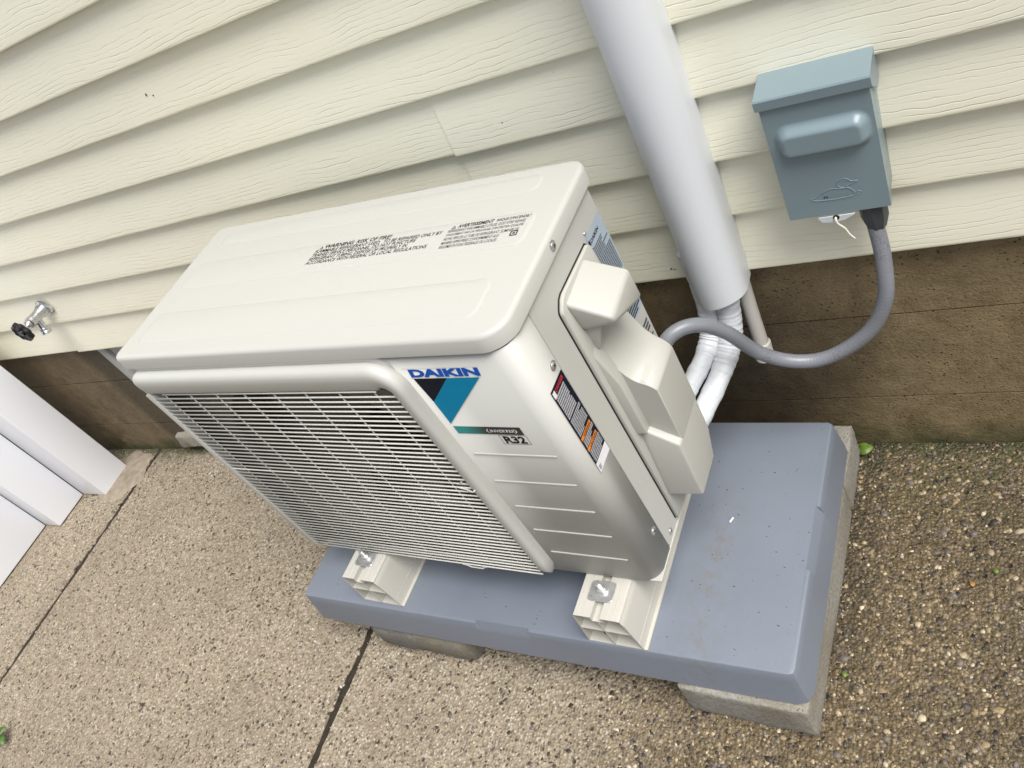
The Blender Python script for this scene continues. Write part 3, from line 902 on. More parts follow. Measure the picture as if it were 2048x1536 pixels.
# top panel
def loft(name, levels, m, parent, ang=30):
    b = bmesh.new()
    rings = [[b.verts.new((x, y, z)) for x, y in pts] for pts, z in levels]
    n = len(rings[0])
    for A, B in zip(rings, rings[1:]):
        for i in range(n): b.faces.new((A[i], A[(i + 1) % n], B[(i + 1) % n], B[i]))
    b.faces.new(rings[0]); b.faces.new(rings[-1][::-1])
    return from_bm(name, b, m, parent, ang=ang)
def lid_outline(o):   # o: outward offset
    return rrect(-0.750 - o, 0.0035 + o, -0.0035 - o, 0.3125 + o, (0.038 + o, 0.026 + o, 0.024 + o, 0.016 + o), 10)
top = loft('top_panel', [(lid_outline(-0.0075), ZT), (lid_outline(-0.004), ZT - 0.0006), (lid_outline(-0.0014), ZT - 0.0024), (lid_outline(0.0), ZT - 0.0058),
                          (lid_outline(0.0006), ZS + 0.0026), (lid_outline(-0.0008), ZS + 0.0018)], M['unit'], unit, ang=40)
for y0, y1, x0, x1 in ((0.028, 0.094, -0.715, -0.045), (0.149, 0.213, -0.718, -0.030), (0.254, 0.292, -0.70, -0.050)):
    h = 0.0016
    L = [(rrect(x0, x1, y0, y1, 0.014, 5), ZT + 0.00005), (rrect(x0 + 0.003, x1 - 0.003, y0 + 0.003, y1 - 0.003, 0.012, 5), ZT + h * 0.75), (rrect(x0 + 0.0055, x1 - 0.0055, y0 + 0.0055, y1 - 0.0055, 0.010, 5), ZT + h)]
    loft('pressed_rib', L[::-1], M['unit'], top, ang=60)
TXZ = ZT + 0.0016 + 0.00035
def lid_text(s, x, y, w, h, m, bold=0.0):
    text_obj('lettering', s, w, h, frame((x, y, TXZ), (1, 0, 0), (0, 1, 0)), m, top, 0.12, bold)
lid_text('WARNING', -0.401, 0.1992, 0.059, 0.0080, M['ink'], 0.022)
lid_text('RISK OF FIRE!', -0.336, 0.1992, 0.067, 0.0080, M['ink'], 0.012)
for i, (st, x, w) in enumerate((('FLAMMABLE REFRIGERANT USED.  TO BE REPAIRED ONLY BY', -0.4165, 0.243), ('TRAINED SERVICE PERSONNEL. DO NOT PUNCTURE', -0.4175, 0.202),
                                ('REFRIGERANT TUBING. DISPOSE OF PROPERLY IN', -0.4185, 0.192), ('ACCORDANCE WITH FEDERAL OR LOCAL REGULATIONS', -0.4200, 0.232))):
    lid_text(st, x, 0.1908 - 0.0082 * i, w, 0.0069, M['ink'], 0.006)
lid_text('AVERTISSEMENT', -0.151, 0.1990, 0.058, 0.0066, M['ink'], 0.02)
lid_text("RISQUE D'INCENDIE !", -0.089, 0.1990, 0.052, 0.0062, M['ink'], 0.008)
for i, (st, w) in enumerate((('REFRIGERANT INFLAMMABLE UTILISE. DOIT ETRE REPARE', 0.122), ('UNIQUEMENT PAR UN PERSONNEL D\'ENTRETIEN QUALIFIE', 0.122),
                             ('NE PAS PERCER LE TUBE DE REFRIGERANT. ELIMINER DE', 0.118), ('MANIERE APPROPRIEE CONFORMEMENT AUX', 0.092), ('REGLEMENTATIONS FEDERALES OU LOCALES.', 0.092))):
    lid_text(st, -0.164, 0.1915 - i * 0.0078, w, 0.0056, M['inkg'], 0.004)
def tri_sign(x, y, s):
    k = 0.82
    poly_obj('warning_triangle', [[(x, y), (x + s, y), (x + s * k, y + s * 0.14), (x + s * (1 - k), y + s * 0.14)], [(x + s, y), (x + s / 2, y + s * 0.87), (x + s / 2, y + s * 0.66), (x + s * k, y + s * 0.14)],
             [(x + s / 2, y + s * 0.87), (x, y), (x + s * (1 - k), y + s * 0.14), (x + s / 2, y + s * 0.66)], [(x + s * 0.45, y + s * 0.3), (x + s * 0.55, y + s * 0.3), (x + s * 0.55, y + s * 0.6), (x + s * 0.45, y + s * 0.6)]],
             M['inkg'], top, frame((0, 0, TXZ), (1, 0, 0), (0, 1, 0)))
tri_sign(-0.4115, 0.1985, 0.0080); tri_sign(-0.1615, 0.1985, 0.0078)
# small square certification mark
poly_obj('mark', [[(-0.056, 0.1665), (-0.045, 0.1665), (-0.045, 0.1685), (-0.056, 0.1685)], [(-0.056, 0.1745), (-0.045, 0.1745), (-0.045, 0.1765), (-0.056, 0.1765)],
         [(-0.056, 0.1687), (-0.054, 0.1687), (-0.054, 0.1743), (-0.056, 0.1743)], [(-0.047, 0.1687), (-0.045, 0.1687), (-0.045, 0.1743), (-0.047, 0.1743)], [(-0.0525, 0.1700), (-0.0485, 0.1700), (-0.0485, 0.1730), (-0.0525, 0.1730)]],
         M['inkg'], top, frame((0, 0, TXZ), (1, 0, 0), (0, 1, 0)))
def screw(x, y, z, axis, par, r=0.0048):
    s = from_bm('screw', lathe_bm([(0.0, 0.0024), (r * 0.55, 0.0022), (r * 0.95, 0.0012), (r * 1.0, 0.0006), (r * 1.45, 0.0005), (r * 1.45, 0.0)], (x, y, z), axis, 16), M['steel'], par)
    ax = Vector(axis)
    t = Vector((0, 1, 0)) if abs(ax.y) < 0.5 else Vector((1, 0, 0))
    c = Vector((x, y, z)) + ax * 0.00255
    for k in (40, 130):
        d = Matrix.Rotation(R(k), 3, ax) @ t; e2 = ax.cross(d)
        me = bpy.data.meshes.new('slot')
        a = r * 0.62
        me.from_pydata([c + d * a + e2 * 0.0006, c + d * a - e2 * 0.0006, c - d * a - e2 * 0.0006, c - d * a + e2 * 0.0006], [], [(0, 1, 2, 3)])
        c = c + ax * 0.0001
        link('cross_slot', me, M['dark'], s, smooth=False)
    return s
screw(0.0042, 0.156, ZL(0.7955), (1, 0, 0), top)

# front panel with the round fan opening and the big rounded right corner
FCX, FCZ, FR = -0.452, ZL(0.5015), 0.229
def front_panel():
    b = bmesh.new()
    z0, z1 = ZB, ZS
    GL, GR, GB, GT = -0.724, -0.184, z0 + 0.0035, ZL(0.7385)
    YR = 0.016
    angs = sorted([2 * math.pi * k / 96 for k in range(96)] + [math.atan2(z - FCZ, x - FCX) % (2 * math.pi) for x in (GL, GR) for z in (GB, GT)])
    inner, outer, lip, rim = [], [], [], []
    for a in angs:
        c, s = math.cos(a), math.sin(a)
        inner.append(b.verts.new((FCX + FR * c, YR, FCZ + FR * s)))
        lip.append(b.verts.new((FCX + (FR - 0.006) * c, YR + 0.012, FCZ + (FR - 0.006) * s)))
        t = min([(GR - FCX) / c if c > 1e-9 else 9, (GL - FCX) / c if c < -1e-9 else 9, (GT - FCZ) / s if s > 1e-9 else 9, (GB - FCZ) / s if s < -1e-9 else 9])
        outer.append(b.verts.new((max(FCX + t * c, GL + 0.022), YR, FCZ + t * s)))
        rim.append(b.verts.new((FCX + t * c, 0, FCZ + t * s)))
    n = len(angs)
    for i in range(n):
        j = (i + 1) % n
        b.faces.new((inner[i], inner[j], outer[j], outer[i])).material_index = 1
        b.faces.new((lip[i], lip[j], inner[j], inner[i])).material_index = 1
        b.faces.new((outer[i], outer[j], rim[j], rim[i])).material_index = 2
    for za, zb in ((z0, GB), (GT, z1)):
        b.faces.new([b.verts.new(v) for v in ((GL, 0, za), (GR, 0, za), (GR, 0, zb), (GL, 0, zb))])
    # plain sheet either side
    def strip(plan):
        cols = [(b.verts.new((x, y, z0)), b.verts.new((x, y, z1))) for x, y in plan]
        for A, B in zip(cols, cols[1:]): b.faces.new((A[0], B[0], B[1], A[1]))
    rc = 0.027
    strip([(GR, 0), (-0.11, 0)] + [(-rc + rc * math.sin(R(a)), rc - rc * math.cos(R(a))) for a in np.linspace(0, 90, 17)] + [(0, 0.0588)])
    strip([(BL, 0.05)] + [(BL + 0.013 - 0.013 * math.cos(R(a)), 0.013 - 0.013 * math.sin(R(a))) for a in np.linspace(0, 90, 7)] + [(GL, 0)])
    bmesh.ops.remove_doubles(b, verts=b.verts, dist=1e-5)
    bmesh.ops.recalc_face_normals(b, faces=b.faces)
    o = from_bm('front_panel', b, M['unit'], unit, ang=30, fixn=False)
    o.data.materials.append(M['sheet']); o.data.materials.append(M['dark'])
    sd = o.modifiers.new('t', 'SOLIDIFY'); sd.thickness = 0.0012; sd.offset = -1
    return o
fp = front_panel()
# pressed horizontal lines
for z in (0.5822, 0.5172, 0.4520, 0.3876, 0.3228):
    x0, x1 = -0.164, -0.031
    pts = [(x0 + (x1 - x0) * t, 0.0002, ZL(z)) for t in (0, 0.01, 0.025, 0.5, 0.975, 0.99, 1)]
    from_bm('pressed_line', tube_bm(pts, lambda t: 0.0004 if t in (0.0, 1.0) else 0.0017, 8), M['unit'], fp)
# front logos
def FPL(y=-0.0006): return frame((0, y, 0), (1, 0, 0), (0, 0, 1))
def ft(name, s, x, z, w, h, m, shear=0.0, bold=0.0, y=-0.0007):
    return text_obj(name, s, w, h, frame((x, y, ZL(z)), (1, 0, 0), (0, 0, 1)), m, fp, shear, bold)
ft('lettering', 'DAIKIN', -0.1665, 0.7425, 0.1095, 0.0150, M['blue'], 0.10, 0.055)
zq = lambda pts: [(x, ZL(z)) for x, z in pts]
poly_obj('logo', [zq([(-0.1655, 0.7400), (-0.1122, 0.7400), (-0.1618, 0.6944)])], M['navy'], fp, FPL())
poly_obj('logo', [zq([(-0.1122, 0.7400), (-0.0635, 0.7400), (-0.1620, 0.6490), (-0.1618, 0.6944)])], M['cyan'], fp, FPL(-0.0008))
poly_obj('print_line', [zq([(-0.170, 0.7410), (-0.060, 0.7410), (-0.060, 0.7416), (-0.170, 0.7416)]), zq([(-0.172, 0.7585), (-0.056, 0.7585), (-0.056, 0.7591), (-0.172, 0.7591)])], M['white'], fp, FPL(-0.0005))
poly_obj('logo_bar', [zq([(-0.1620, 0.6282), (-0.0575, 0.6274), (-0.0575, 0.6430), (-0.1620, 0.6438)])], M['bar'], fp, FPL())
ft('lettering', 'INVERTER', -0.1065, 0.6325, 0.0385, 0.0058, M['white'], 0.12, 0.02, -0.0010)
def crescent(cx, s):
    out, inn = [], []
    for k in range(9):
        a = R(-70 + 140 * k / 8)
        out.append((cx + s * 0.0085 * math.cos(a) - s * 0.003, 0.6354 + 0.0052 * math.sin(a)))
        inn.append((cx + s * 0.0060 * math.cos(a) - s * 0.003 + s * 0.0004, 0.6354 + 0.0052 * math.sin(a)))
    return [zq([out[i], out[i + 1], inn[i + 1], inn[i]]) for i in range(8)]
for _c in ((-0.1065, -1), (-0.0700, 1)): poly_obj('logo', crescent(*_c), M['white'], fp, FPL(-0.0010))
bx0, bx1, bz0, bz1, bt = -0.0990, -0.0565, 0.6072, 0.6262, 0.0006
poly_obj('print_line', [zq([(bx0, bz0), (bx1, bz0), (bx1, bz0 + bt), (bx0, bz0 + bt)]), zq([(bx0, bz1 - bt), (bx1, bz1 - bt), (bx1, bz1), (bx0, bz1)]),
                        zq([(bx0, bz0 + bt), (bx0 + bt, bz0 + bt), (bx0 + bt, bz1 - bt), (bx0, bz1 - bt)]), zq([(bx1 - bt, bz0 + bt), (bx1, bz0 + bt), (bx1, bz1 - bt), (bx1 - bt, bz1 - bt)])], M['ink'], fp, FPL())
ft('lettering', 'R32', -0.0940, 0.6092, 0.0330, 0.0150, M['ink'], 0.0, 0.035)

# side panel, base pan, back and interior
def sheet(name, x0, x1, y0, y1, z0, z1, m, bev=0.0008):
    return from_bm(name, box_bm(x0, x1, y0, y1, z0, z1, bev, 1), m, unit)
side = sheet('side_panel', -0.002, -0.0003, 0.0605, BD, ZL(0.268), ZS, M['unit'])
sheet('base_pan', BL + 0.004, 0.0012, 0.0015, BD - 0.001, ZB - 0.0024, ZB + 0.0020, M['unit'])
sheet('back_panel', BL, -0.0025, BD - 0.0016, BD, ZL(0.268), ZS, M['unit'])
sheet('left_panel', BL, BL + 0.0016, 0.0508, BD - 0.002, ZL(0.268), ZS, M['unit'])
sheet('partition', -0.178, -0.172, 0.0140, BD - 0.004, ZB + 0.0024, ZS - 0.002, M['dark'])
sheet('coil', BL + 0.01, -0.181, BD - 0.045, BD - 0.004, ZB + 0.0024, ZS - 0.002, M['dark'])
sheet('inner_lid', BL + 0.006, -0.024, 0.018, BD - 0.004, ZS - 0.0015, ZS + 0.0002, M['dark'], 0)
screw(0.0, 0.0495, ZL(0.7007), (1, 0, 0), fp)
screw(0.0, 0.0470, ZL(0.3326), (1, 0, 0), fp)
screw(0.0, 0.0800, ZL(0.2790), (1, 0, 0), side, 0.0040)
for y, z in ((0.262, 0.748), (0.262, 0.7230)):
    screw(-0.0003, y - 0.03, ZL(z), (1, 0, 0), side, 0.0020)
sheet('seam', -0.0100, -0.0016, 0.0560, 0.0640, ZB + 0.003, ZS - 0.001, M['dark'], 0)
loft('seam', [(lid_outline(-0.0052), ZS + 0.0030), (lid_outline(-0.0052), ZS - 0.0030)], M['dark'], unit)
# fan orifice, fan and hub
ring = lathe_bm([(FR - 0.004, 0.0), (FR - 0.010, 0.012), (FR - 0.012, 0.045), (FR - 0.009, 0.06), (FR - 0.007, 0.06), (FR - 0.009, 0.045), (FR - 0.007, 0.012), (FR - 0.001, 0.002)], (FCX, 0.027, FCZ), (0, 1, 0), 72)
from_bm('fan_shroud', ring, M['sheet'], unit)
fan = from_bm('fan', lathe_bm([(0.0, -0.012), (0.03, -0.011), (0.048, -0.004), (0.052, 0.006), (0.052, 0.05), (0.0, 0.05)], (FCX, 0.045, FCZ), (0, 1, 0), 32), M['fan'], unit)
def blade():
    b = bmesh.new()
    rows = []
    for i in range(9):
        r = 0.046 + (0.193 - 0.046) * i / 8
        row = []
        for k in range(11):
            t = k / 10
            a = R(-20 - 22 * (r / 0.193) ** 1.4 + t * (62 + 16 * r / 0.193))
            yy = 0.085 - 0.052 * t * (1 - 0.25 * r / 0.193) - 0.004 * math.sin(math.pi * t)
            row.append(b.verts.new((FCX + r * math.cos(a), yy, FCZ + r * math.sin(a))))
        rows.append(row)
    for A, B in zip(rows, rows[1:]):
        for k in range(10): b.faces.new((A[k], A[k + 1], B[k + 1], B[k]))
    return b
for k in range(3):
    b = blade()
    bmesh.ops.rotate(b, cent=(FCX, 0, FCZ), matrix=Matrix.Rotation(R(120 * k + 35), 3, 'Y'), verts=b.verts)
    o = from_bm('blade', b, M['fan'], fan)
    sd = o.modifiers.new('t', 'SOLIDIFY'); sd.thickness = 0.003

# grille: moulded surround and single wires
def surround():
    P, Nn, Wd = [], [], []
    zt, zb = ZL(0.7755), ZL(0.2655)
    xl, xr, rad = BL + 0.002, -0.1762, 0.044
    for x in list(xl + 0.016 * (1 - np.cos(np.linspace(0, np.pi / 2, 8)))) + list(np.linspace(xl + 0.03, xr - rad, 10)): P.append((x, zt)); Nn.append((0, -1)); Wd.append(0.0425)
    for k in range(1, 13):
        a = R(90 - 90 * k / 12)
        P.append((xr - rad + rad * math.cos(a), zt - rad + rad * math.sin(a)))
        Nn.append((-math.cos(a), -math.sin(a))); Wd.append(0.0425 + (0.0245 - 0.0425) * k / 12)
    for z in np.linspace(zt - rad - 0.01, zb, 22): P.append((xr, z)); Nn.append((-1, 0)); Wd.append(0.0245)
    sec = [(0.0, 0.0), (0.0, 0.006), (0.03, 0.0125), (0.10, 0.0165), (0.24, 0.0190), (0.45, 0.0192), (0.75, 0.0175), (0.93, 0.0150), (0.99, 0.0125), (1.0, 0.010), (1.0, 0.0)]
    b = bmesh.new()
    rows = []
    n = len(P)
    for i, (p, nn, w) in enumerate(zip(P, Nn, Wd)):
        k = 1.0
        e0 = (p[0] - xl) / 0.016 if i < 8 else 1.0
        e1 = (p[1] - zb) / 0.012 if i > n - 6 else 1.0
        e = max(0.0, min(1.0, e0, e1))
        k = math.sqrt(max(0.0, 1 - (1 - e) ** 2))
        kh, kw = 0.45 + 0.55 * k, 0.30 + 0.70 * k
        rows.append([b.verts.new((p[0] + nn[0] * (0.5 + (s - 0.5) * kw) * w, -0.0003 - hh * kh, p[1] + nn[1] * (0.5 + (s - 0.5) * kw) * w)) for s, hh in sec])
    for A, B in zip(rows, rows[1:]):
        for k in range(len(sec) - 1): b.faces.new((A[k], A[k + 1], B[k + 1], B[k]))
        b.faces.new((A[-1], A[0], B[0], B[-1]))
    b.faces.new(rows[0]); b.faces.new(rows[-1][::-1])
    return b
grille = from_bm('grille_surround', surround(), M['unit'], unit, ang=50)
from_bm('grille_edge', box_bm(BL + 0.0005, BL + 0.0135, -0.0168, -0.0003, ZL(0.2660), ZL(0.7325), 0.0018, 2), M['unit'], grille)
for x0, x1, z0, z1 in ((-0.232, -0.2012, 0.7130, 0.7325), (-0.232, -0.2012, 0.2690, 0.2830), (BL + 0.009, BL + 0.034, 0.2690, 0.2800)):
    from_bm('grille_clip', box_bm(x0, x1, -0.0105, -0.0003, ZL(z0), ZL(z1), 0.0012, 1), M['sheet'], grille)
WY, WP = -0.0140, 0.01032
wire_mesh = None
NW = 46
for i in range(NW):
    z = 0.7318 - i * WP
    x0 = BL + 0.0120 if i else BL + 0.045
    x1 = -0.1995 if i else -0.226
    if wire_mesh is None or i == 1:
        b = tube_bm([(0, 0, 0), (x1 - x0, 0, 0)], 0.00138, 6)
        me = bpy.data.meshes.new('wire'); b.to_mesh(me); b.free()
        me.materials.append(M['wire']); me.polygons.foreach_set('use_smooth', [True] * len(me.polygons))
        wire_mesh = me
    if i == 20: continue
    o = bpy.data.objects.new('wire', wire_mesh); COL.objects.link(o)
    o.parent = grille; o.location = (x0, WY, ZL(z))
# the two kinked wires by the finger notch
zk = 0.7318 - 20 * WP
for pts in ([(BL + 0.0120, WY, ZL(zk)), (-0.235, WY, ZL(zk)), (-0.221, WY, ZL(zk - 0.0016)), (-0.2125, WY, ZL(zk + 0.0012)), (-0.209, WY, ZL(zk + 0.0050))],):
    from_bm('wire', tube_bm(smooth_path(pts, 5), 0.00135, 6), M['wire'], grille)
from_bm('wire', tube_bm(smooth_path([(-0.222, WY - 0.0005, ZL(zk - WP)), (-0.208, WY - 0.002, ZL(zk - WP - 0.002)), (-0.196, WY - 0.006, ZL(zk - WP - 0.001)), (-0.190, WY - 0.006, ZL(zk - WP + 0.003))], 5), 0.00135, 6), M['wire'], grille)
# bent tab on the lowest wire
zb_ = 0.7318 - (NW - 1) * WP
from_bm('wire', tube_bm([(-0.365, WY, ZL(zb_ - 0.0030)), (-0.357, WY, ZL(zb_ - 0.0035)), (-0.350, WY, ZL(zb_ - 0.0095)), (-0.324, WY, ZL(zb_ - 0.0100)), (-0.321, WY, ZL(zb_ - 0.0035)), (-0.314, WY, ZL(zb_ - 0.0030))], 0.0013, 6), M['wire'], grille)
sup = None
for i in range(8):
    x = -0.2340 - 0.0655 * i
    if sup is None:
        b = tube_bm([(0, 0, ZL(0.7330)), (0, 0, ZL(0.2650))], 0.0011, 6)
        sup = bpy.data.meshes.new('support_wire'); b.to_mesh(sup); b.free()
        sup.materials.append(M['wire']); sup.polygons.foreach_set('use_smooth', [True] * len(sup.polygons))
    o = bpy.data.objects.new('support_wire', sup); COL.objects.link(o); o.parent = grille; o.location = (x, WY + 0.0023, 0)

# ---- service cover on the right side
cov = empty('service_cover', (0, 0, 0), 0, unit)
out = rrect(0.1068, BD - 0.002, ZL(0.2765), ZL(0.7425), (0.004, 0.004, 0.004, 0.024), 8)
# outline of the plate (y,z) with a clipped top front corner
yz = [(0.1066, ZL(0.2765)), (BD - 0.001, ZL(0.2765)), (BD - 0.001, ZL(0.7425)), (0.129, ZL(0.7425)), (0.1235, ZL(0.7415)), (0.1105, ZL(0.7330)), (0.1072, ZL(0.7285)), (0.1066, ZL(0.7230))]
yz = [(0.1066, ZL(0.2765)), (0.232, ZL(0.2765)), (0.232, ZL(0.640)), (0.2250, ZL(0.7340)), (0.2200, ZL(0.7400)), (0.1290, ZL(0.7425)), (0.1210, ZL(0.7405)), (0.1105, ZL(0.7325)), (0.1072, ZL(0.7280)), (0.1066, ZL(0.7230))]
from_bm('gasket', prism_bm([(y + (-0.0014 if y < 0.2 else 0.0014), z + (0.0014 if z > ZL(0.5) else -0.0014)) for y, z in yz], 'x', -0.0003, 0.0006), M['dark'], cov, smooth=False)
from_bm('plate', prism_bm(yz, 'x', 0.0004, 0.0065, 0.0016, 2), M['cover'], cov)
XO = 0.060
hood = hull_bm([(0.004, 0.1185, ZL(0.7340)), (0.004, 0.1985, ZL(0.7385)), (XO, 0.1985, ZL(0.7125)), (XO, 0.1175, ZL(0.7065)),
                (0.004, 0.1250, ZL(0.6790)), (XO, 0.1195, ZL(0.6945)), (0.004, 0.2000, ZL(0.6790)), (XO, 0.2000, ZL(0.6600))], 0.0058, 4)
from_bm('hood', hood, M['cover'], cov, ang=40)
# lower body: front lip block, set-back upper part with a curved top
low = hull_bm([(0.004, 0.1130, ZL(0.3285)), (XO, 0.1180, ZL(0.3270)), (0.004, 0.1280, ZL(0.4760)), (0.016, 0.1240, ZL(0.4745)), (XO, 0.1215, ZL(0.4460)),
               (0.004, 0.2260, ZL(0.3285)), (XO, 0.1890, ZL(0.3270)), (XO, 0.2100, ZL(0.3750)), (XO, 0.2120, ZL(0.4460)), (0.004, 0.2280, ZL(0.4760))], 0.0042, 4)
from_bm('lower_box', low, M['cover'], cov, ang=40)
def upper_box():
    b = bmesh.new()
    rows = []
    for i in range(21):
        x = 0.004 + (XO - 0.004) * i / 20
        t = i / 20
        # concave top that sweeps from the plate down to the outer edge
        zt = 0.5655 + 0.071 * (1 - t) ** 3.0 - 0.013 * (max(0.0, t - 0.66) / 0.34) ** 2.2
        yf = 0.1350 - 0.0015 * t
        zb = 0.470 - 0.03 * t
        yb = 0.2260 - 0.0125 * t
        rise = 0.006 * (1 - t)
        rows.append([b.verts.new(v) for v in ((x, yf, ZL(zb)), (x, yf, ZL(zt - 0.003)), (x, yf + 0.003, ZL(zt)), (x, (yf + yb) / 2, ZL(zt + rise * 0.5)), (x, yb - 0.003, ZL(zt + rise)), (x, yb, ZL(zt + rise - 0.003)), (x, yb, ZL(zb)))])
    n = len(rows[0])
    for A, B in zip(rows, rows[1:]):
        for k in range(n): b.faces.new((A[k], A[(k + 1) % n], B[(k + 1) % n], B[k]))
    b.faces.new(rows[0]); b.faces.new(rows[-1][::-1])
    bmesh.ops.recalc_face_normals(b, faces=b.faces)
    es = [e for e in b.edges if all(abs(v.co.x - XO) < 1e-6 for v in e.verts)]
    bevel(b, 0.0045, 4, edges=es)
    return b
from_bm('upper_box', upper_box(), M['cover'], cov, ang=40)
# raised lip that runs down the front of the set-back part, and the web under the hood
lip = hull_bm([(0.004, 0.1165, ZL(0.476)), (0.0200, 0.1200, ZL(0.474)), (0.004, 0.1380, ZL(0.476)), (0.0200, 0.1380, ZL(0.474)),
               (0.0195, 0.1200, ZL(0.580)), (0.0195, 0.1380, ZL(0.582)), (0.004, 0.1165, ZL(0.652)), (0.0120, 0.1200, ZL(0.622)), (0.0120, 0.1380, ZL(0.628)), (0.004, 0.1380, ZL(0.656))], 0.0024, 3)
from_bm('lip', lip, M['cover'], cov, ang=40)
web = hull_bm([(0.004, 0.1300, ZL(0.690)), (0.034, 0.1310, ZL(0.692)), (0.004, 0.1300, ZL(0.638)), (0.013, 0.1310, ZL(0.640)), (0.004, 0.1500, ZL(0.690)), (0.030, 0.1480, ZL(0.692)), (0.004, 0.1500, ZL(0.638))], 0.0020, 2)
from_bm('web', web, M['cover'], cov, ang=40)

# ---- labels on the side
def side_frame(y, z, x=0.0009, rot=0.0):
    """u along +y (to the rear), v up, normal +x"""
    return frame((x, y, ZL(z)), (0, 1, 0), (0, 0, 1))
dl = poly_obj('danger_label', [[(0, 0), (0.0385, 0), (0.0385, 0.1555), (0, 0.1555)]], M['navy'], fp, side_frame(0.0192, 0.5295, 0.0006))
F_ = lambda x=0.0010: side_frame(0.0192, 0.5295, x)
dl_w = poly_obj('label_foot', [[(0, -0.0075), (0.0385, -0.0075), (0.0385, 0.0105), (0, 0.0105)]], M['white'], dl, F_(0.0008))
poly_obj('label_code', [[(0.001 + 0.0012 * i, -0.006 + 0.0012 * j), (0.002 + 0.0012 * i, -0.006 + 0.0012 * j), (0.002 + 0.0012 * i, -0.005 + 0.0012 * j), (0.001 + 0.0012 * i, -0.005 + 0.0012 * j)] for i in range(1, 6) for j in range(1, 8) if (i * 7 + j * 5) % 3], M['inkg'], dl, F_(0.0010))
poly_obj('fine_print', rows_of_print(0.0025, 0.0360, 0.0120, 0.0345, 6), M['grey'], dl, F_())
poly_obj('fine_print', rows_of_print(0.0025, 0.0360, 0.0425, 0.0560, 4), M['grey'], dl, F_())
poly_obj('fine_print', rows_of_print(0.0025, 0.0350, 0.0650, 0.0980, 10), M['grey'], dl, F_())
poly_obj('fine_print', rows_of_print(0.0025, 0.0300, 0.1000, 0.1435, 10, 0.7), M['grey'], dl, F_())
for z, s in ((0.0355, 'CAUTION'), (0.0570, 'WARNING')):
    poly_obj('orange_band', [[(0.0015, z), (0.0340, z), (0.0340, z + 0.0062), (0.0015, z + 0.0062)]], M['orange'], dl, F_())
    text_obj('lettering', s, 0.0230, 0.0042, frame((0.0013, 0.0192 + 0.0085, ZL(0.5295 + z + 0.001)), (0, 1, 0), (0, 0, 1)), M['ink'], dl, 0, 0.01)
text_obj('lettering', 'DANGER', 0.0250, 0.0062, frame((0.0013, 0.0192 + 0.009, ZL(0.5295 + 0.1460)), (0, 1, 0), (0, 0, 1)), M['red'], dl, 0, 0.02)
poly_obj('pictogram', [[(0.0008, 0.1425), (0.0072, 0.1425), (0.0072, 0.1525), (0.0008, 0.1525)]], M['white'], dl, F_(0.0013))
npl = poly_obj('rating_plate', [[(0.0, 0.0), (0.0545, 0.0), (0.0545, 0.100), (0.0, 0.100)]], M['plate'], side, side_frame(0.2300, 0.6420, 0.0003))
G_ = side_frame(0.2300, 0.6420, 0.0007)
poly_obj('fine_print', rows_of_print(0.003, 0.051, 0.006, 0.078, 20, 0.5), M['inkg'], npl, G_)
text_obj('lettering', 'DAIKIN', 0.030, 0.0058, frame((0.0007, 0.2360, ZL(0.6420 + 0.0850)), (0, 1, 0), (0, 0, 1)), M['ink'], npl, 0.1, 0.02)
poly_obj('fine_print', [[(0.0005, 0.0845), (0.0045, 0.0845), (0.0045, 0.0925), (0.0005, 0.0925)]], M['ink'], npl, G_)
l2 = poly_obj('serial_label', [[(0.0, 0.0), (0.0490, 0.0), (0.0490, 0.042), (0.0, 0.042)]], M['plate'], side, side_frame(0.2350, 0.5700, 0.0003))
poly_obj('label_head', [[(0.0, 0.031), (0.0490, 0.031), (0.0490, 0.042), (0.0, 0.042)]], M['ink'], l2, side_frame(0.2350, 0.5700, 0.0006))
poly_obj('fine_print', rows_of_print(0.003, 0.046, 0.003, 0.029, 5, 0.6), M['ink'], l2, side_frame(0.2350, 0.5700, 0.0007))
poly_obj('fine_print', rows_of_print(0.250, 0.279, ZL(0.512), ZL(0.548), 5, 0.6), M['inkg'], side, frame((0.0003, 0, 0), (0, 1, 0), (0, 0, 1)))
# ================================================================== line-set cover, lines, drain pipe
def duct():
    b = bmesh.new()
    hw, yc = 0.0405, -0.0305
    out = [(hw, 0.0)] + [(hw * math.cos(R(a)), yc - hw * math.sin(R(a))) for a in np.linspace(0, 180, 33)] + [(-hw, 0.0)]
    inn = [(x * 0.955, y * 0.97 + 0.0000) for x, y in out[::-1]]
    ring = out + inn
    rows = []
    for i in range(25):
        z = 0.466 + (2.7 - 0.466) * (i / 24) ** 1.3
        xc = 0.1478 + (z - 0.466) * 0.0175
        cut = 0.0
        rows.append([b.verts.new((xc + x, y, z + (0.0035 * math.sin(x * 60) if i == 0 else 0))) for x, y in ring])
    n = len(ring)
    for A, B in zip(rows, rows[1:]):
        for k in range(n): b.faces.new((A[k], A[(k + 1) % n], B[(k + 1) % n], B[k]))
    for k in range(len(out) - 1):
        for rw in (rows[0], rows[-1]):
            b.faces.new((rw[k], rw[k + 1], rw[n - 2 - k], rw[n - 1 - k]))
    return b
dct = empty('line_set_cover', (0.148, 0, 0.466))
tag(dct, 'white rounded duct running up the siding over the refrigerant lines', 'duct')
o = from_bm('cover', duct(), M['pvc'], ang=40); o.parent = dct; o.matrix_parent_inverse = Matrix.Translation((-0.148, 0, -0.466))
bp = bmesh.new()
rows = []
for z in (0.478, 2.7):
    xc = 0.1478 + (z - 0.466) * 0.0175
    rows.append([bp.verts.new((xc + x, y, z)) for x, y in ((0.0330, 0.012), (0.0395, 0.010), (0.0395, -0.016), (0.0330, -0.016))])
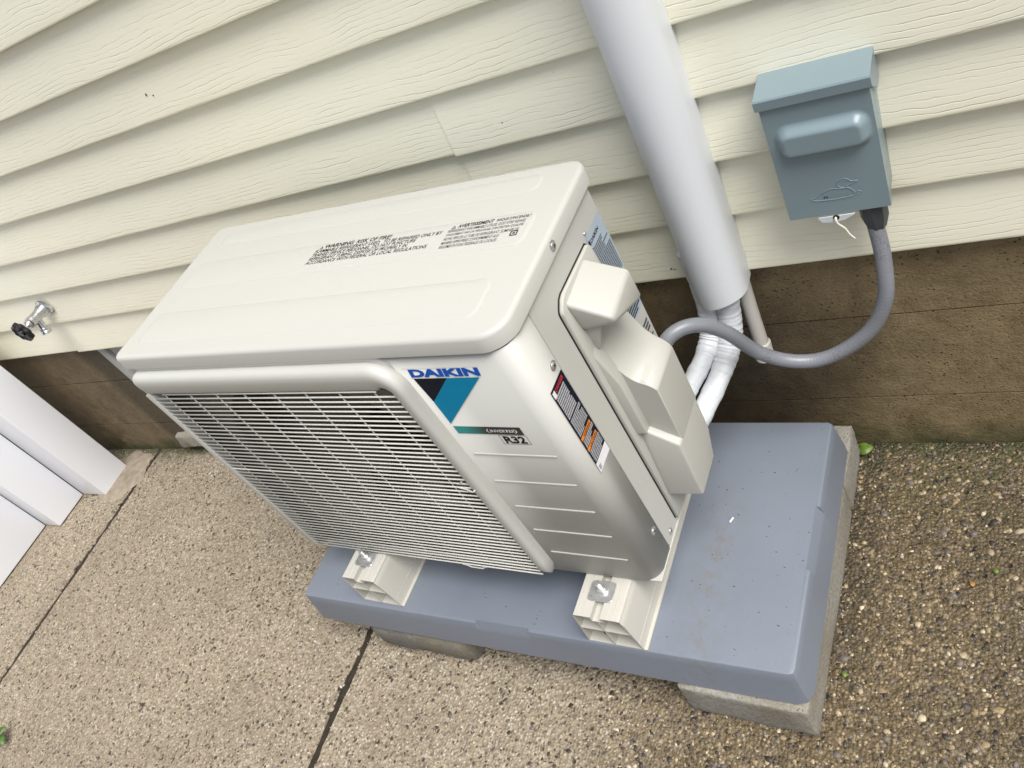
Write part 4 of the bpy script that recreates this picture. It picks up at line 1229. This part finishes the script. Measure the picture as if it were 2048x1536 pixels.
for k in range(4): bp.faces.new((rows[0][k], rows[0][(k + 1) % 4], rows[1][(k + 1) % 4], rows[1][k]))
bp.faces.new(rows[0]); bp.faces.new(rows[1][::-1])
o = from_bm('base_channel', bp, M['pvc']); o.parent = dct; o.matrix_parent_inverse = Matrix.Translation((-0.148, 0, -0.466))

def line(name, pts, r0, label, wrap_at):
    P = smooth_path(pts, 34)
    n = len(P)
    rr = random.Random(int(r0 * 1e5) + len(pts))
    jit = [rr.gauss(0, 0.0007) for _ in range(n)]
    jit = [(jit[max(i - 1, 0)] + jit[i] + jit[min(i + 1, n - 1)]) / 3 for i in range(n)]
    def rad(t):
        i = int(round(t * (n - 1)))
        k = 1.07 if t < wrap_at else 0.96
        seam = 0.0007 if t > wrap_at and int(t * 23) % 3 == 0 else 0.0
        return r0 * k + jit[i] * (1.0 if t < wrap_at else 0.15) + seam
    e = from_bm(name, tube_bm(P, rad, 18), M['wrap'], ang=75)
    return tag(e, label, 'pipe', 'insulated refrigerant lines')
line('refrigerant_line', [(0.1215, -0.034, 0.56), (0.1200, -0.033, 0.490), (0.1175, -0.036, 0.437), (0.1120, -0.052, 0.394), (0.1010, -0.084, 0.374), (0.0880, -0.117, 0.364), (0.0740, -0.150, 0.356), (0.060, -0.175, 0.345)], 0.0165,
     'left of two white taped lines curving out below the white duct', 0.55)
line('refrigerant_line', [(0.1570, -0.032, 0.56), (0.1530, -0.032, 0.490), (0.1485, -0.036, 0.434), (0.1430, -0.053, 0.389), (0.1330, -0.083, 0.363), (0.1190, -0.117, 0.345), (0.1060, -0.152, 0.335), (0.0920, -0.186, 0.325), (0.075, -0.200, 0.315)], 0.0180,
     'right of two white taped lines, wrinkled, below the white duct', 0.52)
dp = empty('drain_pipe', (0.1725, -0.010, 0.308))
tag(dp, 'thin grey-white drain pipe behind the duct ending in a rim', 'pipe')
from_bm('pipe', tube_bm([(0.002, 0.004, 0.19), (0.001, -0.003, 0.10), (0.0, -0.006, 0.012)], 0.0118, 20), M['pvcg'], dp, ang=50)
from_bm('coupling', lathe_bm([(0.0118, 0.0), (0.0150, 0.002), (0.0155, 0.030), (0.0160, 0.031), (0.0160, 0.035), (0.0132, 0.035), (0.0128, 0.005)], (0.0003, -0.0055, 0.022), (-0.03, -0.10, -1), 24), M['pvcg'], dp)

# ================================================================== disconnect box and whip
DX, DZ = 0.3465, 0.602
dis = empty('electrical_disconnect', (DX, 0, DZ))
tag(dis, 'grey-blue metal disconnect box with raised hood bolted to the siding', 'electrical box')
bw, bd, bh = 0.0630, 0.0540, 0.183
from_bm('enclosure', box_bm(-bw + 0.0015, bw - 0.0015, -bd + 0.004, 0.012, 0.0015, bh, 0.0015, 2), M['box'], dis)
# front cover with the pressed pull-out bulge
def bulge_face():
    nx, nz = 64, 84
    b = bmesh.new()
    bx, bz, hx, hz, rr, H_ = 0.0020, 0.1215, 0.0500, 0.0195, 0.0125, 0.0125
    grid = []
    for j in range(nz + 1):
        row = []
        for i in range(nx + 1):
            x = -bw + 2 * bw * i / nx; z = 0.0 + bh * 0.985 * j / nz
            dx, dz = abs(x - bx) - (hx - rr), abs(z - bz) - (hz - rr)
            d = math.hypot(max(dx, 0), max(dz, 0)) + min(max(dx, dz), 0) - rr      # <0 inside
            t = max(0.0, min(1.0, 0.5 - d / 0.013))
            row.append(b.verts.new((x, -bd - H_ * (t * t * (3 - 2 * t)), z)))
        grid.append(row)
    for j in range(nz):
        for i in range(nx): b.faces.new((grid[j][i], grid[j][i + 1], grid[j + 1][i + 1], grid[j + 1][i]))
    # folded side flanges
    for i, s in ((0, -1), (nx, 1)):
        back = [b.verts.new((s * bw, -bd + 0.016, grid[j][i].co.z)) for j in range(nz + 1)]
        for j in range(nz): b.faces.new((grid[j][i], grid[j + 1][i], back[j + 1], back[j]))
    bk = [b.verts.new((grid[0][i].co.x, -bd + 0.010, 0.0)) for i in range(nx + 1)]
    for i in range(nx): b.faces.new((grid[0][i], grid[0][i + 1], bk[i + 1], bk[i]))
    return b
face = from_bm('door', bulge_face(), M['box'], dis, ang=50)
hd = [(0.004, 0.1935), (-0.0585, 0.1905), (-0.0600, 0.1885), (-0.0592, 0.1760), (-0.0578, 0.1760), (-0.0583, 0.1880), (0.004, 0.1915)]
hood_b = merge([prism_bm(hd, 'x', -0.0665, 0.0665), prism_bm([(0.004, 0.1914), (-0.0582, 0.1885), (-0.0578, 0.1762), (-0.020, 0.150), (0.004, 0.150)], 'x', -0.0665, -0.0652),
                prism_bm([(0.004, 0.1914), (-0.0582, 0.1885), (-0.0578, 0.1762), (-0.020, 0.150), (0.004, 0.150)], 'x', 0.0652, 0.0665)])
from_bm('hood', hood_b, M['box'], dis, ang=25)
duck1 = [(0.316, 0.632), (0.323, 0.633), (0.332, 0.639), (0.342, 0.643), (0.350, 0.6425), (0.358, 0.6405), (0.363, 0.6415), (0.368, 0.637), (0.3705, 0.6315), (0.367, 0.6275), (0.348, 0.6262), (0.330, 0.6268), (0.321, 0.6285), (0.316, 0.632)]
duck2 = [(0.361, 0.641), (0.354, 0.644), (0.3518, 0.649), (0.355, 0.654), (0.3615, 0.6562), (0.366, 0.6535), (0.369, 0.6505), (0.377, 0.6497), (0.370, 0.6472), (0.362, 0.6440)]
for pts in (duck1, duck2):
    P = smooth_path([(x - DX, -bd - 0.0001, z - DZ) for x, z in pts], 4)
    from_bm('emblem', tube_bm(P, 0.00070, 6), M['box'], face, ang=60)
from_bm('emblem', lathe_bm([(0.0, 0.0008), (0.0011, 0.0004), (0.0013, 0.0)], (0.3625 - DX, -bd, 0.6520 - DZ), (0, -1, 0), 10), M['box'], face)
from_bm('emblem', tube_bm([(0.3755 - DX + 0.0025 * math.cos(R(a)), -bd - 0.0001, 0.6310 - DZ + 0.0025 * math.sin(R(a))) for a in range(0, 361, 24)], 0.0004, 5), M['box'], face)
me = text_mesh('Mallard', 0.033, 0.0075, 0.15, 0.02); me.transform(frame((0.331 - DX, -bd - 0.00025, 0.6285 - DZ), (1, 0, 0), (0, 0, 1)))
o = link('emblem_lettering', me, M['box'], face, smooth=False)
tabp = [(0.3205 - DX, -0.0008), (0.3200 - DX, -0.003), (0.3240 - DX, -0.0095), (0.3370 - DX, -0.0115), (0.3520 - DX, -0.0100), (0.3640 - DX, -0.0040), (0.3665 - DX, -0.0008)]
from_bm('lock_tab', prism_bm(tabp, 'y', -bd - 0.0030, -bd - 0.0016, 0.0004, 1), M['tab'], dis)
from_bm('tab_hole', lathe_bm([(0.0, 0.0003), (0.0042, 0.0003), (0.0042, 0.0)], (0.3425 - DX, -bd - 0.0030, -0.0035), (0, -1, 0), 16), M['dark'], dis)
# conduit connector
hx = 0.0372
def hexlathe(prof, o, ax): return lathe_bm(prof, o, ax, 8)
from_bm('connector', hexlathe([(0.0, 0.0), (0.0175, 0.0), (0.0178, 0.002), (0.0174, 0.030), (0.0128, 0.045), (0.0118, 0.048), (0.0, 0.048)], (hx, -0.030, 0.0012), (0.03, -0.10, -1)), M['hub'], dis, ang=25)
# string seal
stg = smooth_path([(DX - 0.0045, -bd - 0.001, DZ - 0.003), (DX - 0.0048, -bd - 0.0050, DZ - 0.006), (DX - 0.003, -bd - 0.0055, DZ - 0.013), (DX + 0.0035, -bd - 0.003, DZ - 0.024), (DX + 0.0075, -bd - 0.003, DZ - 0.035), (DX + 0.0125, -bd - 0.002, DZ - 0.044)], 5)
stg = from_bm('seal_string', tube_bm(stg, lambda t: 0.0019 - 0.0007 * t, 8), M['string'], ang=60)
tag(stg, 'short cream string seal hanging from the tab of the electrical box', 'string')
# liquid-tight whip
whip_pts = [(0.3825, -0.0320, 0.580), (0.3835, -0.0350, 0.5600), (0.3868, -0.0480, 0.5080), (0.3812, -0.0640, 0.4460), (0.3510, -0.0720, 0.3910), (0.2920, -0.0780, 0.3510), (0.2400, -0.0860, 0.3540), (0.1960, -0.0980, 0.3920),
            (0.1690, -0.1230, 0.4680), (0.1405, -0.1480, 0.5130), (0.1090, -0.1730, 0.5190), (0.0870, -0.1950, 0.4900), (0.0790, -0.2080, 0.4550)]
WPth = smooth_path(whip_pts, 40)
def whip_rad(t):
    i = t * (len(WPth) - 1)
    amt = 0.00012 * max(0.0, math.sin(min(1.0, max(0.0, (t - 0.08) / 0.5)) * math.pi))
    return 0.0110 + amt * math.sin(i * 2 * math.pi / 4.0)
wh = from_bm('flexible_conduit', tube_bm(WPth, whip_rad, 20), M['sheath'], ang=70)
tag(wh, 'grey flexible conduit looping from the electrical box to the unit', 'conduit')

# ================================================================== hose spigot
sx, sz = -1.617, 0.640
sp = empty('hose_spigot', (sx, 0, sz))
tag(sp, 'chromed hose spigot with black round handle on the siding at left', 'spigot')
from_bm('flange', merge([lathe_bm([(0.0, 0.0), (0.024, 0.0), (0.024, 0.004), (0.020, 0.008), (0.0, 0.008)], (0, 0.004, 0), (0, -1, 0), 28),
                          lathe_bm([(0.0, 0.0), (0.009, 0.0), (0.009, 0.006), (0.0, 0.007)], (0.022, 0.004, -0.004), (0, -1, 0), 16),
                          lathe_bm([(0.0, 0.0), (0.009, 0.0), (0.009, 0.006), (0.0, 0.007)], (-0.022, 0.004, 0.004), (0, -1, 0), 16)]), M['chrome'], sp)
from_bm('barrel', lathe_bm([(0.0, 0.0), (0.0175, 0.0), (0.0165, 0.008), (0.0140, 0.018), (0.0135, 0.038), (0.0150, 0.040), (0.0150, 0.050), (0.0125, 0.052), (0.0115, 0.060), (0.0, 0.060)], (0, -0.004, 0), (0, -1, 0.02), 24), M['chrome'], sp)
from_bm('spout', merge([tube_bm(smooth_path([(0, -0.034, -0.004), (0.001, -0.037, -0.018), (0.002, -0.042, -0.034)], 5), 0.0092, 16),
                        lathe_bm([(0.0092, 0.0), (0.0125, 0.001), (0.0128, 0.006), (0.0115, 0.008), (0.0128, 0.010), (0.0130, 0.016), (0.0095, 0.016), (0.009, 0.004)], (0.002, -0.0405, -0.030), (0.03, -0.28, -1), 20)]), M['chrome'], sp)
from_bm('stem', lathe_bm([(0.006, 0.0), (0.006, 0.020)], (0, -0.062, 0.001), (0, -1, 0), 12), M['chrome'], sp)
def knob():
    b = bmesh.new()
    n = 64
    levels = [(0.40, 0.0), (0.62, -0.001), (0.97, -0.003), (1.0, -0.007), (0.97, -0.013), (0.80, -0.016), (0.68, -0.012), (0.35, -0.010), (0.30, -0.015), (0.16, -0.016)]
    rows = []
    for s, y in levels:
        row = []
        for k in range(n):
            a = 2 * math.pi * k / n
            lob = 1 + (0.075 * math.cos(8 * a) if s > 0.75 else 0)
            r = 0.0285 * s * lob
            row.append(b.verts.new((r * math.cos(a), -0.076 + y, r * math.sin(a))))
        rows.append(row)
    for A, B in zip(rows, rows[1:]):
        for k in range(n): b.faces.new((A[k], A[(k + 1) % n], B[(k + 1) % n], B[k]))
    b.faces.new(rows[0]); b.faces.new(rows[-1][::-1])
    return b
from_bm('handle', knob(), M['black'], sp, ang=35)

# ================================================================== white vinyl posts at the left
def vpost(name, label, x0, x1, y0, y1, z1, flutes=0):
    e = empty(name, ((x0 + x1) / 2, (y0 + y1) / 2, 0.004))
    tag(e, label, 'post')
    w, d = (x1 - x0) / 2, (y1 - y0) / 2
    sh = from_bm('shaft', box_bm(-w, w, -d, d, 0.0, z1, 0.0035, 2), M['vinyl'], e)
    for i in range(flutes):
        y = -d + 0.018 + i * 0.016
        from_bm('bead', box_bm(w - 0.001, w + 0.003, y - 0.004, y + 0.004, 0.012, z1 - 0.02, 0.002, 2), M['vinyl'], sh)
    return e
vpost('vinyl_post', 'white vinyl post closest to the foundation, its foot on mortar', -2.118, -1.985, -0.169, -0.053, 1.9)
vpost('vinyl_post', 'middle white vinyl post, set back behind the one by the wall', -2.205, -2.115, -0.2925, -0.171, 1.9)
vpost('vinyl_post', 'outermost white vinyl post with raised beads at the left edge', -2.30, -2.2000, -0.560, -0.2945, 1.9, 0)
# mortar smear round the foot of the post
def patch(name, label, c, rx, ry, h, seed):
    r2 = random.Random(seed)
    b = bmesh.new()
    n = 40
    rings = []
    for s, z in ((1.0, 0.0), (0.93, h * 0.7), (0.75, h), (0.4, h * 1.02), (0.0, h * 1.03)):
        if s == 0: rings.append([b.verts.new((c[0], c[1], z))]); continue
        rings.append([b.verts.new((c[0] + rx * s * math.cos(2 * math.pi * k / n) * (1 + 0.10 * math.sin(3 * k * 0.157 * 2 + seed) + 0.06 * math.sin(k * 1.3)), c[1] + ry * s * math.sin(2 * math.pi * k / n) * (1 + 0.07 * math.sin(k * 0.9 + seed)), z + r2.gauss(0, h * 0.06))) for k in range(n)])
    for A, B in zip(rings, rings[1:]):
        for k in range(n):
            q = [A[k], A[(k + 1) % n], B[(k + 1) % len(B)], B[k % len(B)]]
            u = []
            for v in q:
                if v not in u: u.append(v)
            b.faces.new(u)
    return tag(from_bm(name, b, M['mortar'], ang=60), label, 'mortar', kind='structure')
mm = Mat('smeared mortar', rough=0.9)
_n = mm.noise(mm.wcoord(), 40.0, 5, 0.65)
mm.color(mm.ramp(_n, [(0.3, (0.19, 0.155, 0.115)), (0.7, (0.31, 0.265, 0.205))])); mm.bump(_n, 0.5, 0.006)
M['mortar'] = mm.m
patch('mortar_patch', 'smooth beige mortar smeared on the slab beside the white post', (-1.965, -0.090, 0.0), 0.098, 0.100, 0.007, 3)

# ================================================================== leaves and litter
def leaf(name, label, loc, L, W, rz, m, lift=0.004, cat='leaf', tilt=0.2):
    b = bmesh.new()
    n = 8
    up, dn, md = [], [], []
    for i in range(n + 1):
        t = i / n
        w = W * (math.sin(math.pi * t ** 0.8)) ** 0.8 if 0 < t < 1 else 0.0
        x = -L / 2 + L * t
        z = lift * math.sin(math.pi * t)
        md.append(b.verts.new((x, 0, z)))
        up.append(b.verts.new((x, w / 2, z + 0.12 * w)) if w > 0 else md[-1])
        dn.append(b.verts.new((x, -w / 2, z + 0.12 * w)) if w > 0 else md[-1])
    for A in (up, dn):
        for i in range(n):
            q = []
            for v in (md[i], md[i + 1], A[i + 1], A[i]):
                if v not in q: q.append(v)
            if len(q) > 2: b.faces.new(q)
    o = from_bm(name, b, m, ang=80)
    sd = o.modifiers.new('t', 'SOLIDIFY'); sd.thickness = 0.0004
    o.location = loc; o.rotation_euler = (tilt, -tilt * 0.6, rz)
    return tag(o, label, cat) if label else o
leaf('fallen_leaf', 'bright green round leaf at the foot of the foundation', (0.2850, -0.004, 0.010), 0.030, 0.024, 0.3, M['green'], tilt=0.25)
leaf('fallen_leaf', 'small green leaf on the slab beside the pad corner', (0.282, -0.432, 0.004), 0.011, 0.0075, 1.9, M['green'], 0.001)
leaf('fallen_leaf', 'tiny yellow-green leaf on the damp slab at far right', (0.489, -0.235, 0.004), 0.009, 0.008, 0.8, M['green'], 0.001)
leaf('fallen_leaf', 'tiny orange dead leaf on the damp slab at far right', (0.456, -0.260, 0.004), 0.010, 0.008, 2.1, M['ochre'], 0.001)
weed = empty('weed', (-1.688, -0.902, 0.0))
tag(weed, 'small green weed sprouting at the lower left corner', 'weed')
for (x, y, z, L, W, rz, t) in ((0.004, 0.018, 0.022, 0.040, 0.022, 0.9, 0.3), (0.022, 0.002, 0.018, 0.036, 0.020, -0.5, -0.3), (-0.012, 0.004, 0.024, 0.038, 0.022, 2.5, 0.2), (0.004, -0.018, 0.016, 0.034, 0.018, -1.7, 0.25)):
    o = leaf('leaf', None, (x, y, z), L, W, rz, M['dgreen'], 0.006, tilt=t); o.parent = weed
from_bm('stem', tube_bm(smooth_path([(-0.01, 0, -0.002), (0, 0.004, 0.012), (0.004, 0.006, 0.022)], 4), 0.0013, 6), M['dgreen'], weed)
scrap = from_bm('plastic_scrap', tube_bm([(0, 0, 0), (0.0045, 0.009, 0.0004)], 0.0017, 8), M['white'])
scrap.location = (0.118, -0.268, PZ + 0.0018); tag(scrap, 'tiny white plastic scrap lying on the grey pad', 'scrap')
for i, (x, y, rz, L, lab) in enumerate(((0.395, -0.19, 0.2, 0.05, 'thin dry twig on the damp slab nearer the wall'), (0.27, -0.405, 1.1, 0.035, 'short dry twig against the block beside the pad'), (0.47, -0.13, 2.0, 0.03, 'short dry stalk on the damp slab at the right edge'))):
    t = from_bm('twig', tube_bm(smooth_path([(-L / 2, 0, 0), (-L / 6, 0.003, 0.001), (L / 6, -0.002, 0.0015), (L / 2, 0.003, 0)], 4), lambda s: 0.0009 - 0.0004 * s, 6), M['twig'])
    t.location = (x, y, 0.004); t.rotation_euler = (0, 0, rz); tag(t, lab, 'twig')
